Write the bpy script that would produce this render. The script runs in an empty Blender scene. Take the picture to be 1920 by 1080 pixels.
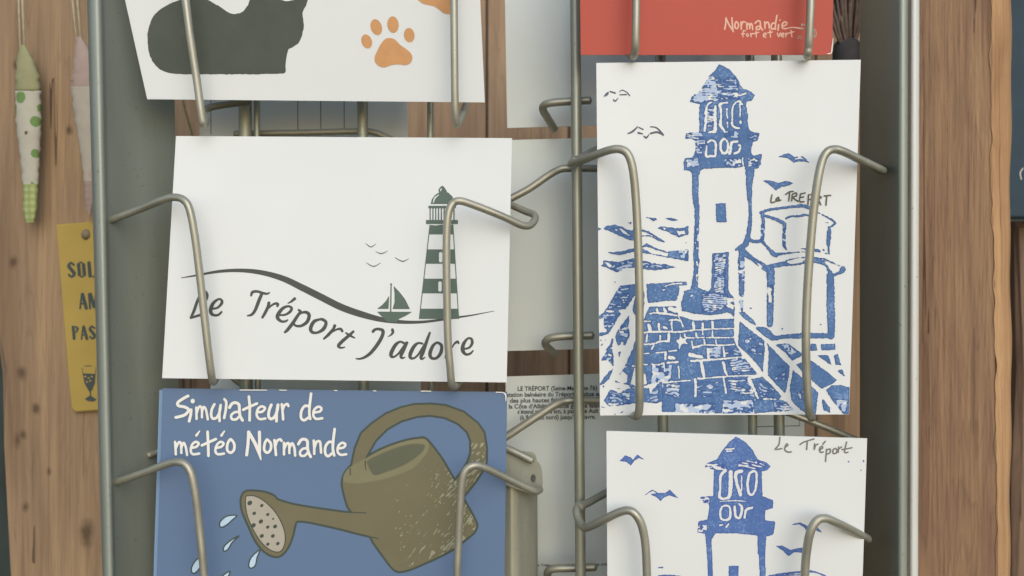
import bpy, math, random
import numpy as np
from mathutils import Vector
random.seed(7)
S = bpy.context.scene
COL = S.collection
# ------------------------------------------------------------------ camera, sky, sun, exposure
FPX, CAMY = 1716.0, -0.39
cam = bpy.data.objects.new('camera', bpy.data.cameras.new('camera'))
COL.objects.link(cam)
cam.location = (0, CAMY, 0); cam.rotation_euler = (math.pi/2, 0, 0)
cam.data.sensor_width = 36.0; cam.data.lens = 36.0*FPX/1920
cam.data.clip_start = 0.01; cam.data.clip_end = 200
cam.data.dof.use_dof = True; cam.data.dof.focus_distance = 0.395; cam.data.dof.aperture_fstop = 13
S.camera = cam
SUN_EL, SUN_AZ = math.radians(28), math.radians(166)      # from the open side, right of the viewer
W = bpy.data.worlds.new('World'); S.world = W; W.use_nodes = True
nt = W.node_tree; nt.nodes.clear()
sky = nt.nodes.new('ShaderNodeTexSky'); sky.sky_type = 'NISHITA'; sky.sun_disc = False
sky.sun_elevation = SUN_EL; sky.sun_rotation = SUN_AZ
sky.air_density = 1.0; sky.dust_density = 1.0
bg = nt.nodes.new('ShaderNodeBackground'); bg.inputs[1].default_value = 0.15
wo = nt.nodes.new('ShaderNodeOutputWorld')
nt.links.new(sky.outputs[0], bg.inputs[0]); nt.links.new(bg.outputs[0], wo.inputs[0])
sun = bpy.data.objects.new('sun', bpy.data.lights.new('sun', 'SUN')); COL.objects.link(sun)
sun.data.energy = 1.15; sun.data.angle = math.radians(55); sun.data.color = (1.0, 0.998, 0.995)
sdir = Vector((math.sin(SUN_AZ)*math.cos(SUN_EL), math.cos(SUN_AZ)*math.cos(SUN_EL), math.sin(SUN_EL)))
sun.rotation_euler = (-sdir).to_track_quat('-Z', 'Y').to_euler()
sun.location = sdir*3
S.view_settings.view_transform = 'Standard'; S.view_settings.look = 'None'
S.view_settings.gamma = 1; S.view_settings.use_curve_mapping = False
S.view_settings.exposure = 0.33
S.render.engine = 'CYCLES'

# ------------------------------------------------------------------ helpers
def un(px, py, Y):
    d = Y - CAMY
    return ((px-960)/FPX*d, Y, (540-py)/FPX*d)
def lin(c): return tuple((v/255/12.92 if v/255 <= .04045 else ((v/255+.055)/1.055)**2.4) for v in c)
ALB = 0.92                                           # colour read under the photo's light -> base colour
def alb(c): return tuple(min(.86, v*ALB) for v in lin(c))+(1,)
def setp(o, **k):
    for a, b in k.items(): o[a] = b
    return o
def mesh_obj(name, verts, faces, mat, parent=None, smooth=False, base=None, **props):
    o0 = Vector((0, 0, 0))
    if parent is not None: o0 = parent['_w'] if False else Vector(WORLD[parent.name])
    loc = Vector(base) if base is not None else o0
    me = bpy.data.meshes.new(name)
    v = np.asarray(verts, dtype=float) - np.array(loc)
    me.from_pydata([tuple(p) for p in v], [], faces); me.update()
    if smooth:
        for p in me.polygons: p.use_smooth = True
    me.materials.append(mat)
    o = bpy.data.objects.new(name, me); COL.objects.link(o)
    if parent is not None:
        o.parent = parent; o.location = loc - o0
    else: o.location = loc
    WORLD[o.name] = tuple(loc)
    return setp(o, **props)
WORLD = {}
def thing(name, label, category, base, group=None, kind=None):
    o = bpy.data.objects.new(name, None); COL.objects.link(o); o.location = base
    o.empty_display_size = .02
    WORLD[o.name] = tuple(base); o['label'] = label; o['category'] = category
    if group: o['group'] = group
    return o

def catmull(P, n=8, closed=False):
    P = np.asarray(P, float); out = []
    m = len(P)
    if m < 3 and not closed: 
        t = np.linspace(0, 1, n+1)[:, None]
        return P[0]*(1-t)+P[1]*t
    segs = m if closed else m-1
    for i in range(segs):
        if closed: a, b, c, d = P[(i-1) % m], P[i], P[(i+1) % m], P[(i+2) % m]
        else: a, b, c, d = P[max(i-1, 0)], P[i], P[i+1], P[min(i+2, m-1)]
        for k in range(n):
            t = k/n
            out.append(.5*((2*b)+(c-a)*t+(2*a-5*b+4*c-d)*t*t+(-a+3*b-3*c+d)*t**3))
    if not closed: out.append(P[-1])
    return np.array(out)

def tube(path, r, sides=14, cap=True):
    P = [Vector(p) for p in path]; n = len(P); V = []; F = []
    rr = r if hasattr(r, '__len__') else [r]*n
    T = [(P[min(i+1, n-1)]-P[max(i-1, 0)]).normalized() for i in range(n)]
    N = T[0].orthogonal().normalized()
    for i in range(n):
        N = (N - T[i]*N.dot(T[i])).normalized(); B = T[i].cross(N)
        for k in range(sides):
            a = 2*math.pi*k/sides
            V.append(P[i]+(N*math.cos(a)+B*math.sin(a))*rr[i])
    for i in range(n-1):
        for k in range(sides):
            a = i*sides+k; b = i*sides+(k+1) % sides
            F.append((a, b, b+sides, a+sides))
    if cap:
        for i, s in ((0, -1), (n-1, 1)):                    # rounded ends
            c = len(V); V.append(P[i]+T[i]*s*rr[i]*.5)
            for k in range(sides):
                a = i*sides+k; b = i*sides+(k+1) % sides
                F.append((a, b, c) if s > 0 else (b, a, c))
    return [tuple(v) for v in V], F

# ---- nodes
class NT:
    def __init__(s, name):
        s.m = bpy.data.materials.new(name); s.m.use_nodes = True; s.t = s.m.node_tree
        s.b = s.t.nodes['Principled BSDF']; s.co = None
    def n(s, typ, **k):
        x = s.t.nodes.new(typ)
        for a, v in k.items(): setattr(x, a, v)
        return x
    def l(s, a, b): s.t.links.new(a, b)
    def coord(s, scale=(1, 1, 1), loc=(0, 0, 0), rot=(0, 0, 0)):
        tc = s.n('ShaderNodeTexCoord'); mp = s.n('ShaderNodeMapping')
        mp.inputs['Scale'].default_value = scale; mp.inputs['Location'].default_value = loc
        mp.inputs['Rotation'].default_value = rot
        s.l(tc.outputs['Object'], mp.inputs[0]); return mp.outputs[0]
    def noise(s, vec, scale, detail=4, rough=.6, dist=0):
        x = s.n('ShaderNodeTexNoise'); s.l(vec, x.inputs['Vector'])
        x.inputs['Scale'].default_value = scale; x.inputs['Detail'].default_value = detail
        x.inputs['Roughness'].default_value = rough; x.inputs['Distortion'].default_value = dist
        return x.outputs[0]
    def ramp(s, fac, stops):
        r = s.n('ShaderNodeValToRGB'); e = r.color_ramp.elements
        while len(e) < len(stops): e.new(.5)
        for i, (p, c) in enumerate(stops): e[i].position = p; e[i].color = c
        s.l(fac, r.inputs[0]); return r.outputs[0]
    def mix(s, fac, a, b, mode='MIX'):
        x = s.n('ShaderNodeMix', data_type='RGBA', blend_type=mode)
        if hasattr(fac, 'name'): s.l(fac, x.inputs[0])
        else: x.inputs[0].default_value = fac
        for v, i in ((a, 6), (b, 7)):
            if hasattr(v, 'name'): s.l(v, x.inputs[i])
            else: x.inputs[i].default_value = v
        return x.outputs[2]
    def math(s, op, a, b=None):
        x = s.n('ShaderNodeMath', operation=op)
        for v, i in ((a, 0), (b, 1)):
            if v is None: continue
            if hasattr(v, 'name'): s.l(v, x.inputs[i])
            else: x.inputs[i].default_value = v
        return x.outputs[0]
    def bump(s, h, strength, dist=.001):
        b = s.n('ShaderNodeBump'); b.inputs['Strength'].default_value = strength
        b.inputs['Distance'].default_value = dist
        s.l(h, b.inputs['Height']); s.l(b.outputs[0], s.b.inputs['Normal'])
    def fin(s, rough=.6, metal=0, spec=.5, col=None):
        s.b.inputs['Roughness'].default_value = rough; s.b.inputs['Metallic'].default_value = metal
        s.b.inputs['Specular IOR Level'].default_value = spec
        if col is not None:
            if hasattr(col, 'name'): s.l(col, s.b.inputs['Base Color'])
            else: s.b.inputs['Base Color'].default_value = col
        return s.m
def scl(c, k): return tuple(min(.9, v*k) for v in c[:3])+(1,)
def mat_plain(name, c, var=.12, scale=60, rough=.6, spec=.2, metal=0, bump=0, dist=.0003):
    m = NT(name); a = alb(c); v = m.coord()
    f = m.noise(v, scale, 5)
    col = m.ramp(f, [(.3, scl(a, 1-var)), (.7, scl(a, 1+var))])
    if bump: m.bump(m.noise(v, scale*12, 3), bump, dist)
    return m.fin(rough, metal, spec, col)
def mat_paper(name, c, rough=.5):
    m = NT(name); a = alb(c); v = m.coord()
    col = m.ramp(m.noise(v, 14, 3), [(.3, scl(a, .975)), (.7, scl(a, 1.02))])
    m.bump(m.noise(v, 900, 3), .05, .0002)
    return m.fin(rough, 0, .35, col)
def mat_lino(name, c):
    m = NT(name); a = alb(c); v = m.coord()
    f1 = m.noise(v, 900, 4, .75); f2 = m.noise(v, 60, 3, .6)
    f = m.math('ADD', m.math('MULTIPLY', f1, .65), m.math('MULTIPLY', f2, .35))
    pale = alb((120, 150, 190)); deep = scl(a, .8)
    col = m.ramp(f, [(.36, deep), (.46, a), (.52, a), (.60, pale)])
    return m.fin(.6, 0, .2, col)
def mat_metal(name, c, rough=.4, metal=.35, var=.15, scale=(80, 80, 12)):
    m = NT(name); a = alb(c); v = m.coord(scale)
    f = m.noise(v, 1.0, 6, .65); v2 = m.coord(); f2 = m.noise(v2, 500, 3)
    col = m.ramp(f, [(.3, scl(a, 1-var)), (.7, scl(a, 1+var))])
    col = m.mix(m.ramp(f2, [(.66, (0, 0, 0, 1)), (.74, (1, 1, 1, 1))]), col, scl(a, .6))
    m.l(m.ramp(f, [(.3, (rough-.08,)*3+(1,)), (.7, (rough+.12,)*3+(1,))]), m.b.inputs['Roughness'])
    m.bump(f2, .06, .0003)
    r = m.fin(rough, metal, .5, col)
    return r
def mat_wood(name, dark, mid, light, knots=(), ridge=.5, fine=420, seed=0.0, planks=None):
    m = NT(name)
    v = m.coord((1, 1, .045), (seed, seed*.7, seed*1.3)); vw = m.coord((1, 1, .16), (seed, 0, seed))
    broad = m.noise(vw, 22, 4, .55, 1.2)
    grain = m.noise(v, fine, 5, .65, .6)
    grain2 = m.noise(v, 110, 4, .6, 1.0)
    f = m.math('ADD', m.math('MULTIPLY', broad, .48), m.math('ADD', m.math('MULTIPLY', grain, .22), m.math('MULTIPLY', grain2, .34)))
    col = m.ramp(f, [(.36, alb(dark)), (.52, alb(mid)), (.68, alb(light))])
    h = m.math('ADD', m.math('MULTIPLY', grain, .7), m.math('MULTIPLY', grain2, .3))
    streak = m.ramp(m.noise(m.coord((1, 1, .02), (seed*2, 0, 0)), fine*.55, 3, .5), [(.60, (0, 0, 0, 1)), (.72, (1, 1, 1, 1))])
    col = m.mix(m.math('MULTIPLY', streak, .45), col, alb(dark))
    rg = m.noise(m.coord((1, 1, .035), (seed*.3, 0, seed)), 38, 3, .5, 2.2)
    ring = m.math('FRACT', m.math('MULTIPLY', rg, 14.0))
    col = m.mix(m.math('MULTIPLY', m.ramp(ring, [(.0, (1, 1, 1, 1)), (.22, (0, 0, 0, 1)), (.9, (0, 0, 0, 1)), (1.0, (1, 1, 1, 1))]), .3), col, alb(dark))
    ck = m.noise(m.coord((1, 1, .012), (seed*1.9, 0, seed*.4)), 95, 2, .4)
    crack = m.math('MULTIPLY', m.math('LESS_THAN', m.math('ABSOLUTE', m.math('SUBTRACT', ck, .5)), .0035), m.math('GREATER_THAN', m.noise(m.coord((1, 1, .3), (seed, 0, 0)), 30, 2), .55))
    col = m.mix(m.math('MULTIPLY', crack, .75), col, scl(alb(dark), .35)); h = m.math('SUBTRACT', h, m.math('MULTIPLY', crack, .8))
    tc = m.n('ShaderNodeTexCoord')
    if knots:
        warp = m.noise(m.coord(), 90, 2)
        for (kx, kz, rx, rz) in knots:
            sp = m.n('ShaderNodeMapping', vector_type='POINT')
            sp.inputs['Location'].default_value = (-kx/rx, 0, -kz/rz); sp.inputs['Scale'].default_value = (1/rx, 0, 1/rz)
            m.l(tc.outputs['Object'], sp.inputs[0])
            ln = m.n('ShaderNodeVectorMath', operation='LENGTH'); m.l(sp.outputs[0], ln.inputs[0])
            dd = m.math('ADD', ln.outputs['Value'], m.math('MULTIPLY', m.math('SUBTRACT', warp, .5), 1.2))
            k = m.ramp(dd, [(.25, (1, 1, 1, 1)), (.6, (.45, .45, .45, 1)), (1.0, (0, 0, 0, 1))])
            col = m.mix(m.math('MULTIPLY', k, .8), col, scl(alb(dark), .45))
    if planks:
        sx = m.n('ShaderNodeSeparateXYZ'); m.l(tc.outputs['Object'], sx.inputs[0])
        fr = m.math('FRACT', m.math('DIVIDE', m.math('ADD', sx.outputs[0], 10.0), planks))
        g = m.math('LESS_THAN', fr, .035)
        col = m.mix(g, col, scl(alb(dark), .3))
        h = m.math('SUBTRACT', h, m.math('MULTIPLY', g, 2.0))
    m.bump(h, ridge, .0012)
    return m.fin(.75, 0, .25, col)

# ------------------------------------------------------------------ flat print artist: shapes as a signed field, meshed where positive
_rng = np.random.RandomState(11)
def vnoise(X, Y, sx, sy, seed):
    r = np.random.RandomState(seed).rand(256, 256)
    x = X/sx; y = Y/sy; xi = np.floor(x).astype(int); yi = np.floor(y).astype(int)
    fx = x-xi; fy = y-yi; fx = fx*fx*(3-2*fx); fy = fy*fy*(3-2*fy)
    g = lambda a, b: r[a % 256, b % 256]
    return (g(xi, yi)*(1-fx)+g(xi+1, yi)*fx)*(1-fy)+(g(xi, yi+1)*(1-fx)+g(xi+1, yi+1)*fx)*fy
class Ink:
    def __init__(s, x0, y0, x1, y1, step=1.0):
        s.x0, s.y0, s.step = x0, y0, step
        s.nx = int((x1-x0)/step)+1; s.ny = int((y1-y0)/step)+1
        s.X, s.Y = np.meshgrid(x0+np.arange(s.nx)*step, y0+np.arange(s.ny)*step)
        s.F = np.full(s.X.shape, -50.0); s.W = s.F.copy()          # W: thin wash of ink left inside gouged areas
    def sl(s, a, b, c, d):
        i0 = max(0, int((a-s.x0)/s.step)-1); i1 = min(s.nx, int((c-s.x0)/s.step)+3)
        j0 = max(0, int((b-s.y0)/s.step)-1); j1 = min(s.ny, int((d-s.y0)/s.step)+3)
        return (slice(j0, max(j0, j1)), slice(i0, max(i0, i1)))
    def put(s, q, G, sub):
        s.F[q] = np.minimum(s.F[q], -G) if sub else np.maximum(s.F[q], G)
        if sub: s.W[q] = np.minimum(s.W[q], -G)
    def gouge(s, q, G, M):
        s.W[q] = np.maximum(s.W[q], np.minimum(s.F[q], M))
        s.F[q] = np.minimum(s.F[q], -G)
    def stroke(s, pts, T=(0, 0, 1), w=None, sub=False, n=6, closed=False):
        P = np.array([(p[0], p[1], (p[2] if len(p) > 2 else w)) for p in pts], float)
        if len(P) > 2 or closed: P = catmull(P, n, closed)
        if closed: P = np.vstack([P, P[:1]])
        P = np.column_stack([T[0]+P[:, 0]/T[2], T[1]+P[:, 1]/T[2], np.maximum(P[:, 2], .5)/T[2]/2])
        for a, b in zip(P[:-1], P[1:]):
            r = max(a[2], b[2])+3
            q = s.sl(min(a[0], b[0])-r, min(a[1], b[1])-r, max(a[0], b[0])+r, max(a[1], b[1])+r)
            X, Y = s.X[q], s.Y[q]
            if not X.size: continue
            d = b[:2]-a[:2]; L = max(d@d, 1e-9)
            t = np.clip(((X-a[0])*d[0]+(Y-a[1])*d[1])/L, 0, 1)
            G = a[2]+(b[2]-a[2])*t-np.hypot(X-a[0]-t*d[0], Y-a[1]-t*d[1])
            s.put(q, G, sub)
        return s
    def psdf(s, P, q):
        X, Y = s.X[q], s.Y[q]; D = np.full(X.shape, 1e9); IN = np.zeros(X.shape, bool)
        for a, b in zip(P, np.roll(P, -1, 0)):
            d = b-a; L = max(d@d, 1e-9)
            t = np.clip(((X-a[0])*d[0]+(Y-a[1])*d[1])/L, 0, 1)
            D = np.minimum(D, np.hypot(X-a[0]-t*d[0], Y-a[1]-t*d[1]))
            if a[1] != b[1]:
                c = (a[1] > Y) != (b[1] > Y)
                IN ^= c & (X < (b[0]-a[0])*(Y-a[1])/(b[1]-a[1])+a[0])
        return np.where(IN, D, -D)
    def poly(s, pts, T=(0, 0, 1), sub=False, smooth=0, grow=0.0):
        P = np.array([(T[0]+p[0]/T[2], T[1]+p[1]/T[2]) for p in pts], float)
        if smooth: P = catmull(P, smooth, True)
        r = 4+abs(grow)
        q = s.sl(P[:, 0].min()-r, P[:, 1].min()-r, P[:, 0].max()+r, P[:, 1].max()+r)
        if s.X[q].size: s.put(q, s.psdf(P, q)+grow, sub)
        return s
    def ell(s, cx, cy, a, b, T=(0, 0, 1), rot=0, sub=False, grow=0):
        t = np.linspace(0, 2*math.pi, 25)[:-1]; c, d = math.cos(rot), math.sin(rot)
        return s.poly([(cx+a*math.cos(k)*c-b*math.sin(k)*d, cy+a*math.cos(k)*d+b*math.sin(k)*c) for k in t], T, sub, 0, grow)
    def hatch(s, pts, T, period, duty=.4, ang=0.0, wob=2.0, seed=1, breakup=.35, soft=4):
        """gouge marks carved out of a region"""
        P = np.array([(T[0]+p[0]/T[2], T[1]+p[1]/T[2]) for p in pts], float)
        q = s.sl(P[:, 0].min(), P[:, 1].min(), P[:, 0].max(), P[:, 1].max())
        X, Y = s.X[q], s.Y[q]
        if not X.size: return s
        M = s.psdf(P, q)
        u = X*math.cos(ang)+Y*math.sin(ang); v = -X*math.sin(ang)+Y*math.cos(ang)
        v = v+wob*(vnoise(u, v, 11, 8, seed)-.5)*2
        k = (np.abs((v/period) % 1-.5)*2)                     # 0 at the gouge's middle
        h = vnoise(u, v, 9, period*.9, seed+1)
        G = (duty*(.6+.9*h)-k)*period*.5
        G = np.minimum(G, (h-breakup)*6)
        s.gouge(q, np.minimum(G, M/soft*2), M)
        return s
    def speck(s, pts, T, sx, sy, thr, seed=3, amp=4):
        P = np.array([(T[0]+p[0]/T[2], T[1]+p[1]/T[2]) for p in pts], float)
        q = s.sl(P[:, 0].min(), P[:, 1].min(), P[:, 0].max(), P[:, 1].max())
        X, Y = s.X[q], s.Y[q]
        if not X.size: return s
        G = (vnoise(X, Y, sx, sy, seed)*.65+vnoise(X, Y, sx*.45, sy*.45, seed+5)*.35-thr)*amp
        M = s.psdf(P, q); s.gouge(q, np.minimum(G, M), M); return s
    def rough(s, amp, sc, seed=2):
        near = np.abs(s.F) < 6
        s.F = np.where(near, s.F+amp*2*(vnoise(s.X, s.Y, sc, sc, seed)-.5), s.F); return s
    def clip(s, P): 
        q = (slice(0, s.ny), slice(0, s.nx)); s.F = np.minimum(s.F, s.psdf(np.array(P, float), q)); return s
    def mesh(s):
        F = s.F.copy(); F[np.abs(F) < 1e-4] = 1e-4
        F[0, :] = F[-1, :] = -1; F[:, 0] = F[:, -1] = -1
        I = F > 0; V = []; key = {}; faces = []
        def corner(j, i):
            k = (0, j, i)
            if k not in key: key[k] = len(V); V.append((s.x0+i*s.step, s.y0+j*s.step))
            return key[k]
        def edge(j, i, j2, i2):
            if (j2, i2) < (j, i): j, i, j2, i2 = j2, i2, j, i
            k = (1, j, i, j2, i2)
            if k not in key:
                t = F[j, i]/(F[j, i]-F[j2, i2])
                key[k] = len(V); V.append((s.x0+(i+(i2-i)*t)*s.step, s.y0+(j+(j2-j)*t)*s.step))
            return key[k]
        cnt = I[:-1, :-1].astype(int)+I[1:, :-1]+I[:-1, 1:]+I[1:, 1:]
        for j, i in zip(*np.nonzero((cnt > 0) & (cnt < 4))):
            cs = [(j, i), (j, i+1), (j+1, i+1), (j+1, i)]; f = []
            for a in range(4):
                p, r = cs[a], cs[(a+1) % 4]
                if I[p]: f.append(corner(*p))
                if I[p] != I[r]: f.append(edge(*p, *r))
            if len(f) >= 3: faces.append(f[::-1])
        full = cnt == 4
        for j in range(full.shape[0]):
            row = full[j]; d = np.diff(np.concatenate([[0], row.astype(int), [0]]))
            for a, b in zip(np.nonzero(d == 1)[0], np.nonzero(d == -1)[0]):
                for a2 in range(a, b, 16):                   # short runs, so that they follow the card's bow
                    b2 = min(b, a2+16)
                    faces.append([corner(j, a2), corner(j+1, a2), corner(j+1, b2), corner(j, b2)])
        return np.array(V, float).reshape(-1, 2), faces

# ------------------------------------------------------------------ cards
class Card:
    """a sheet of card: photo corners give its outline, Yt/Yb how far back its top and bottom edges stand"""
    def __init__(s, corners, Yt, Yb, label, group, mat, category='postcard', bow=0.0, name='postcard', thick=.0005):
        TL, TR, BR, BL = corners
        s.c = np.array(corners, float)
        a, b, c = (np.array(un(*TL, Yt)), np.array(un(*TR, Yt)), np.array(un(*BL, Yb)))
        n = np.cross(b-a, c-a); s.k = (n@a, n)
        s.bow = bow; s.xc = (a[0]+b[0])/2; s.hw = abs(b[0]-a[0])/2
        n_ = 16
        uu, vv = np.meshgrid(np.linspace(0, 1, n_+1), np.linspace(0, 1, n_+1))
        px = (1-uu)*(1-vv)*TL[0]+uu*(1-vv)*TR[0]+uu*vv*BR[0]+(1-uu)*vv*BL[0]
        py = (1-uu)*(1-vv)*TL[1]+uu*(1-vv)*TR[1]+uu*vv*BR[1]+(1-uu)*vv*BL[1]
        A = s.at(px.ravel(), py.ravel(), 0)
        nn = s.k[1]/np.linalg.norm(s.k[1]); nn = nn if nn[1] > 0 else -nn
        B = A+nn*thick
        N = n_+1; Fc = []
        for j in range(n_):
            for i in range(n_):
                q = j*N+i; Fc.append((q, q+N, q+N+1, q+1)); o = N*N; Fc.append((o+q, o+q+1, o+q+N+1, o+q+N))
        per = [i for i in range(N)]+[j*N+n_ for j in range(1, N)]+[n_*N+i for i in range(n_-1, -1, -1)]+[j*N for j in range(n_-1, 0, -1)]
        for a_, b_ in zip(per, per[1:]+per[:1]): Fc.append((a_, b_, b_+N*N, a_+N*N))
        base = s.at(np.array([(BL[0]+BR[0])/2]), np.array([(BL[1]+BR[1])/2]), 0)[0]
        s.o = mesh_obj(name, np.vstack([A, B]), Fc, mat, base=base, label=label, category=category)
        if group: s.o['group'] = group
        s.lv = 0
    def at(s, px, py, off):
        rx = (px-960)/FPX; rz = (540-py)/FPX
        k, n = s.k
        # plane n.P=k with P=(rx*d, CAMY+d, rz*d)
        den = n[0]*rx+n[1]+n[2]*rz
        d = (k-n[1]*CAMY)/den
        d0 = d
        for _ in range(3):
            u = (rx*d-s.xc)/s.hw
            d = d0-s.bow*(1-u*u)-off
        return np.column_stack([rx*d, CAMY+d, rz*d])
    def ink(s, ink, mat, name, **props):
        s.lv += 1
        V, F = ink.mesh()
        if not len(V): return None
        P = s.at(V[:, 0], V[:, 1], .00007*s.lv)
        return mesh_obj(name, P, F, mat, s.o, **props)
    def box(s, m=0):
        return (s.c[:, 0].min()+m, s.c[:, 1].min()+m, s.c[:, 0].max()-m, s.c[:, 1].max()-m)

# ------------------------------------------------------------------ materials
M_wire = mat_metal('wire_paint', (166, 164, 147), .42, .5, .10, (60, 60, 60))
M_rod = mat_metal('rod_paint', (168, 169, 152), .42, .5, .12)
M_panel = mat_metal('panel_paint', (147, 153, 141), .44, .25, .12, (30, 30, 6))
M_strip = mat_metal('pale_strip', (205, 205, 196), .45, .05, .06, (40, 40, 8))
M_white = mat_paper('white_card', (219, 222, 219))
M_back = mat_paper('card_back', (212, 219, 213))
M_blue = mat_plain('blue_card', (96, 118, 147), .04, 9, .45)
M_blueedge = mat_plain('blue_edge', (128, 158, 190), .04, 9, .45)
M_red = mat_plain('red_card', (184, 82, 67), .06, 8, .45)
M_lino = mat_lino('lino_ink', (80, 114, 160))
M_rim = mat_plain('lino_rim_ink', (66, 96, 146), .08, 300, .6)
M_rim2 = mat_plain('lino_flat_rim_ink', (72, 96, 160), .08, 300, .6)
M_wash = mat_plain('lino_wash_ink', (178, 194, 216), .08, 250, .6)
M_lino2 = mat_lino('lino_ink_flat', (84, 114, 170))
M_dark = mat_plain('dark_ink', (76, 80, 74), .08, 200, .5)
M_green = mat_plain('green_ink', (90, 106, 95), .06, 150, .5)
M_cat = mat_plain('cat_ink', (76, 82, 72), .08, 120, .5)
M_orange = mat_plain('orange_ink', (202, 150, 100), .06, 250, .5)
M_cream = mat_plain('cream_ink', (228, 226, 216), .03, 200, .5)
M_pink = mat_plain('pink_ink', (226, 180, 158), .06, 300, .5)
M_olive = mat_plain('olive_ink', (112, 107, 82), .05, 40, .5)
M_olivel = mat_plain('olive_light_ink', (126, 123, 94), .05, 60, .5)
M_outl = mat_plain('outline_ink', (70, 80, 72), .06, 200, .5)
M_hole = mat_plain('hollow_ink', (94, 97, 78), .05, 100, .5)
M_rose = mat_plain('rose_ink', (170, 163, 148), .05, 100, .5)
M_glint = mat_plain('glint_ink', (150, 150, 124), .1, 300, .5)
M_drop = mat_plain('drop_ink', (182, 206, 222), .05, 100, .5)
M_pen = mat_plain('pen_ink', (92, 90, 78), .1, 300, .5)
M_pencil = mat_plain('pencil_ink', (122, 122, 116), .1, 300, .5)
M_navy = mat_plain('navy_ink', (84, 90, 104), .1, 300, .5)

# ------------------------------------------------------------------ setting: walls and timber
def slab(name, pts, Y, depth, mat, bevel=.004, parent=None, **props):
    """board: photo outline at distance Y, given real thickness, edges eased"""
    P = [Vector(un(x, y, Y)) for x, y in pts]
    c = sum(P, Vector())/len(P)
    base = (c.x, Y, min(p.z for p in P))
    V = []; n = len(P)
    inn = [p+(c-p).normalized()*bevel*1.4 for p in P]
    V += [tuple(p) for p in inn]
    V += [(p.x, p.y+bevel, p.z) for p in P]
    V += [(p.x, p.y+depth, p.z) for p in P]
    F = [tuple(range(n))[::-1], tuple(range(2*n, 3*n))]
    for r in range(2):
        for i in range(n):
            j = (i+1) % n; F.append((r*n+i, r*n+j, (r+1)*n+j, (r+1)*n+i))
    return mesh_obj(name, V, F, mat, parent=parent, base=base if parent is None else None, **props)
def kpos(px, py, Y, base):
    p = un(px, py, Y); return (p[0]-base[0], p[2]-base[2])
M_bg = mat_plain('stall_shade', (58, 66, 62), .25, 12, .8)  # backdrop sheet, the stall's shadow put into its dark colour
Vb = [(-2.5, .62, -1.6), (2.5, .62, -1.6), (2.5, .62, 1.6), (-2.5, .62, 1.6), (-2.5, .66, -1.6), (2.5, .66, -1.6), (2.5, .66, 1.6), (-2.5, .66, 1.6)]
Fb = [(0, 1, 2, 3), (7, 6, 5, 4), (0, 4, 5, 1), (1, 5, 6, 2), (2, 6, 7, 3), (3, 7, 4, 0)]
mesh_obj('background', Vb, Fb, M_bg, base=(0, .62, -1.6), kind='structure')

M_wall = mat_wood('plank_wood', (122, 100, 78), (156, 129, 101), (178, 149, 116), ridge=.35, seed=3.1, planks=.062)
slab('plank_wall', [(150, -260), (1760, -260), (1760, 1340), (150, 1340)], .30, .02, M_wall,
     label='brown vertical plank wall behind the open middle of the rack', category='wall')

LB = [(-60, -260), (235, -260), (245, 1340), (40, 1340), (18, 1080), (3, 850), (-2, 700), (-30, 500)]
Yl = .14
pl = [Vector(un(x, y, Yl)) for x, y in LB]; cl = sum(pl, Vector())/len(pl); bl = (cl.x, Yl, min(p.z for p in pl))
kn = [(*kpos(x, y, Yl, bl), rx, rz) for x, y, rx, rz in
      [(25, 492, .003, .005), (41, 698, .004, .006), (67, 766, .003, .004), (43, 815, .003, .004), (33, 825, .003, .006),
       (161, 1002, .0055, .013), (48, 950, .003, .004), (31, 122, .003, .004), (129, 243, .003, .004), (92, 885, .002, .004)]]
M_lb = mat_wood('left_board_wood', (114, 92, 72), (146, 122, 95), (174, 146, 110), kn, .35, 300, 1.7)
slab('wooden_board', LB, Yl, .024, M_lb, label='knotty brown board with cloth fish and a yellow tag hung on it', category='board')

RP = [(1640, -260), (1893, -260), (1896, 300), (1899, 700), (1898, 1340), (1640, 1340)]
Yr = .10
M_rp = mat_wood('right_post_wood', (100, 74, 57), (138, 109, 85), (168, 136, 102), ridge=1.6, fine=620, seed=5.3)
M_sap = mat_wood('sapwood', (150, 114, 80), (188, 147, 104), (206, 168, 124), ridge=1.3, fine=380, seed=8.1)
pst = slab('wooden_post', [(1690, -260), (1862, -260), (1861, 300), (1868, 560), (1872, 1000), (1872, 1340), (1690, 1340)], Yr, .05, M_rp, .001,
     label='weathered brown timber post with an orange right edge beside the rack', category='post')
# rounded sapwood arris running down the post
rows = []; 
for y in np.linspace(-260, 1340, 260):
    xl = np.interp(y, [-260, 300, 560, 1000, 1340], [1860, 1859, 1866, 1870, 1870])-1.5+2.2*math.sin(y/23)*math.sin(y/61)+1.2*math.sin(y/9.7); xr = 1897+1.5*math.sin(y/90)+1.2*math.sin(y/31)
    rows.append([un(xl+.3, y, Yr-.0005)]+[(lambda p, k: (p[0], Yr+.001+.014*k*k, p[2]))(un(xl+(xr-xl)*k, y, Yr+.014*k*k), k) for k in (.2, .4, .6, .8, 1.0)]
                +[(un(xr, y, Yr+.014)[0], Yr+.05, un(xr, y, Yr+.014)[2])])
V = [p for r in rows for p in r]; k = len(rows[0])
F = [(j*k+i, j*k+i+1, (j+1)*k+i+1, (j+1)*k+i) for j in range(len(rows)-1) for i in range(k-1)]
mesh_obj('waney_edge', V, F, M_sap, pst, smooth=True, label='orange sapwood edge of the post')

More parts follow.
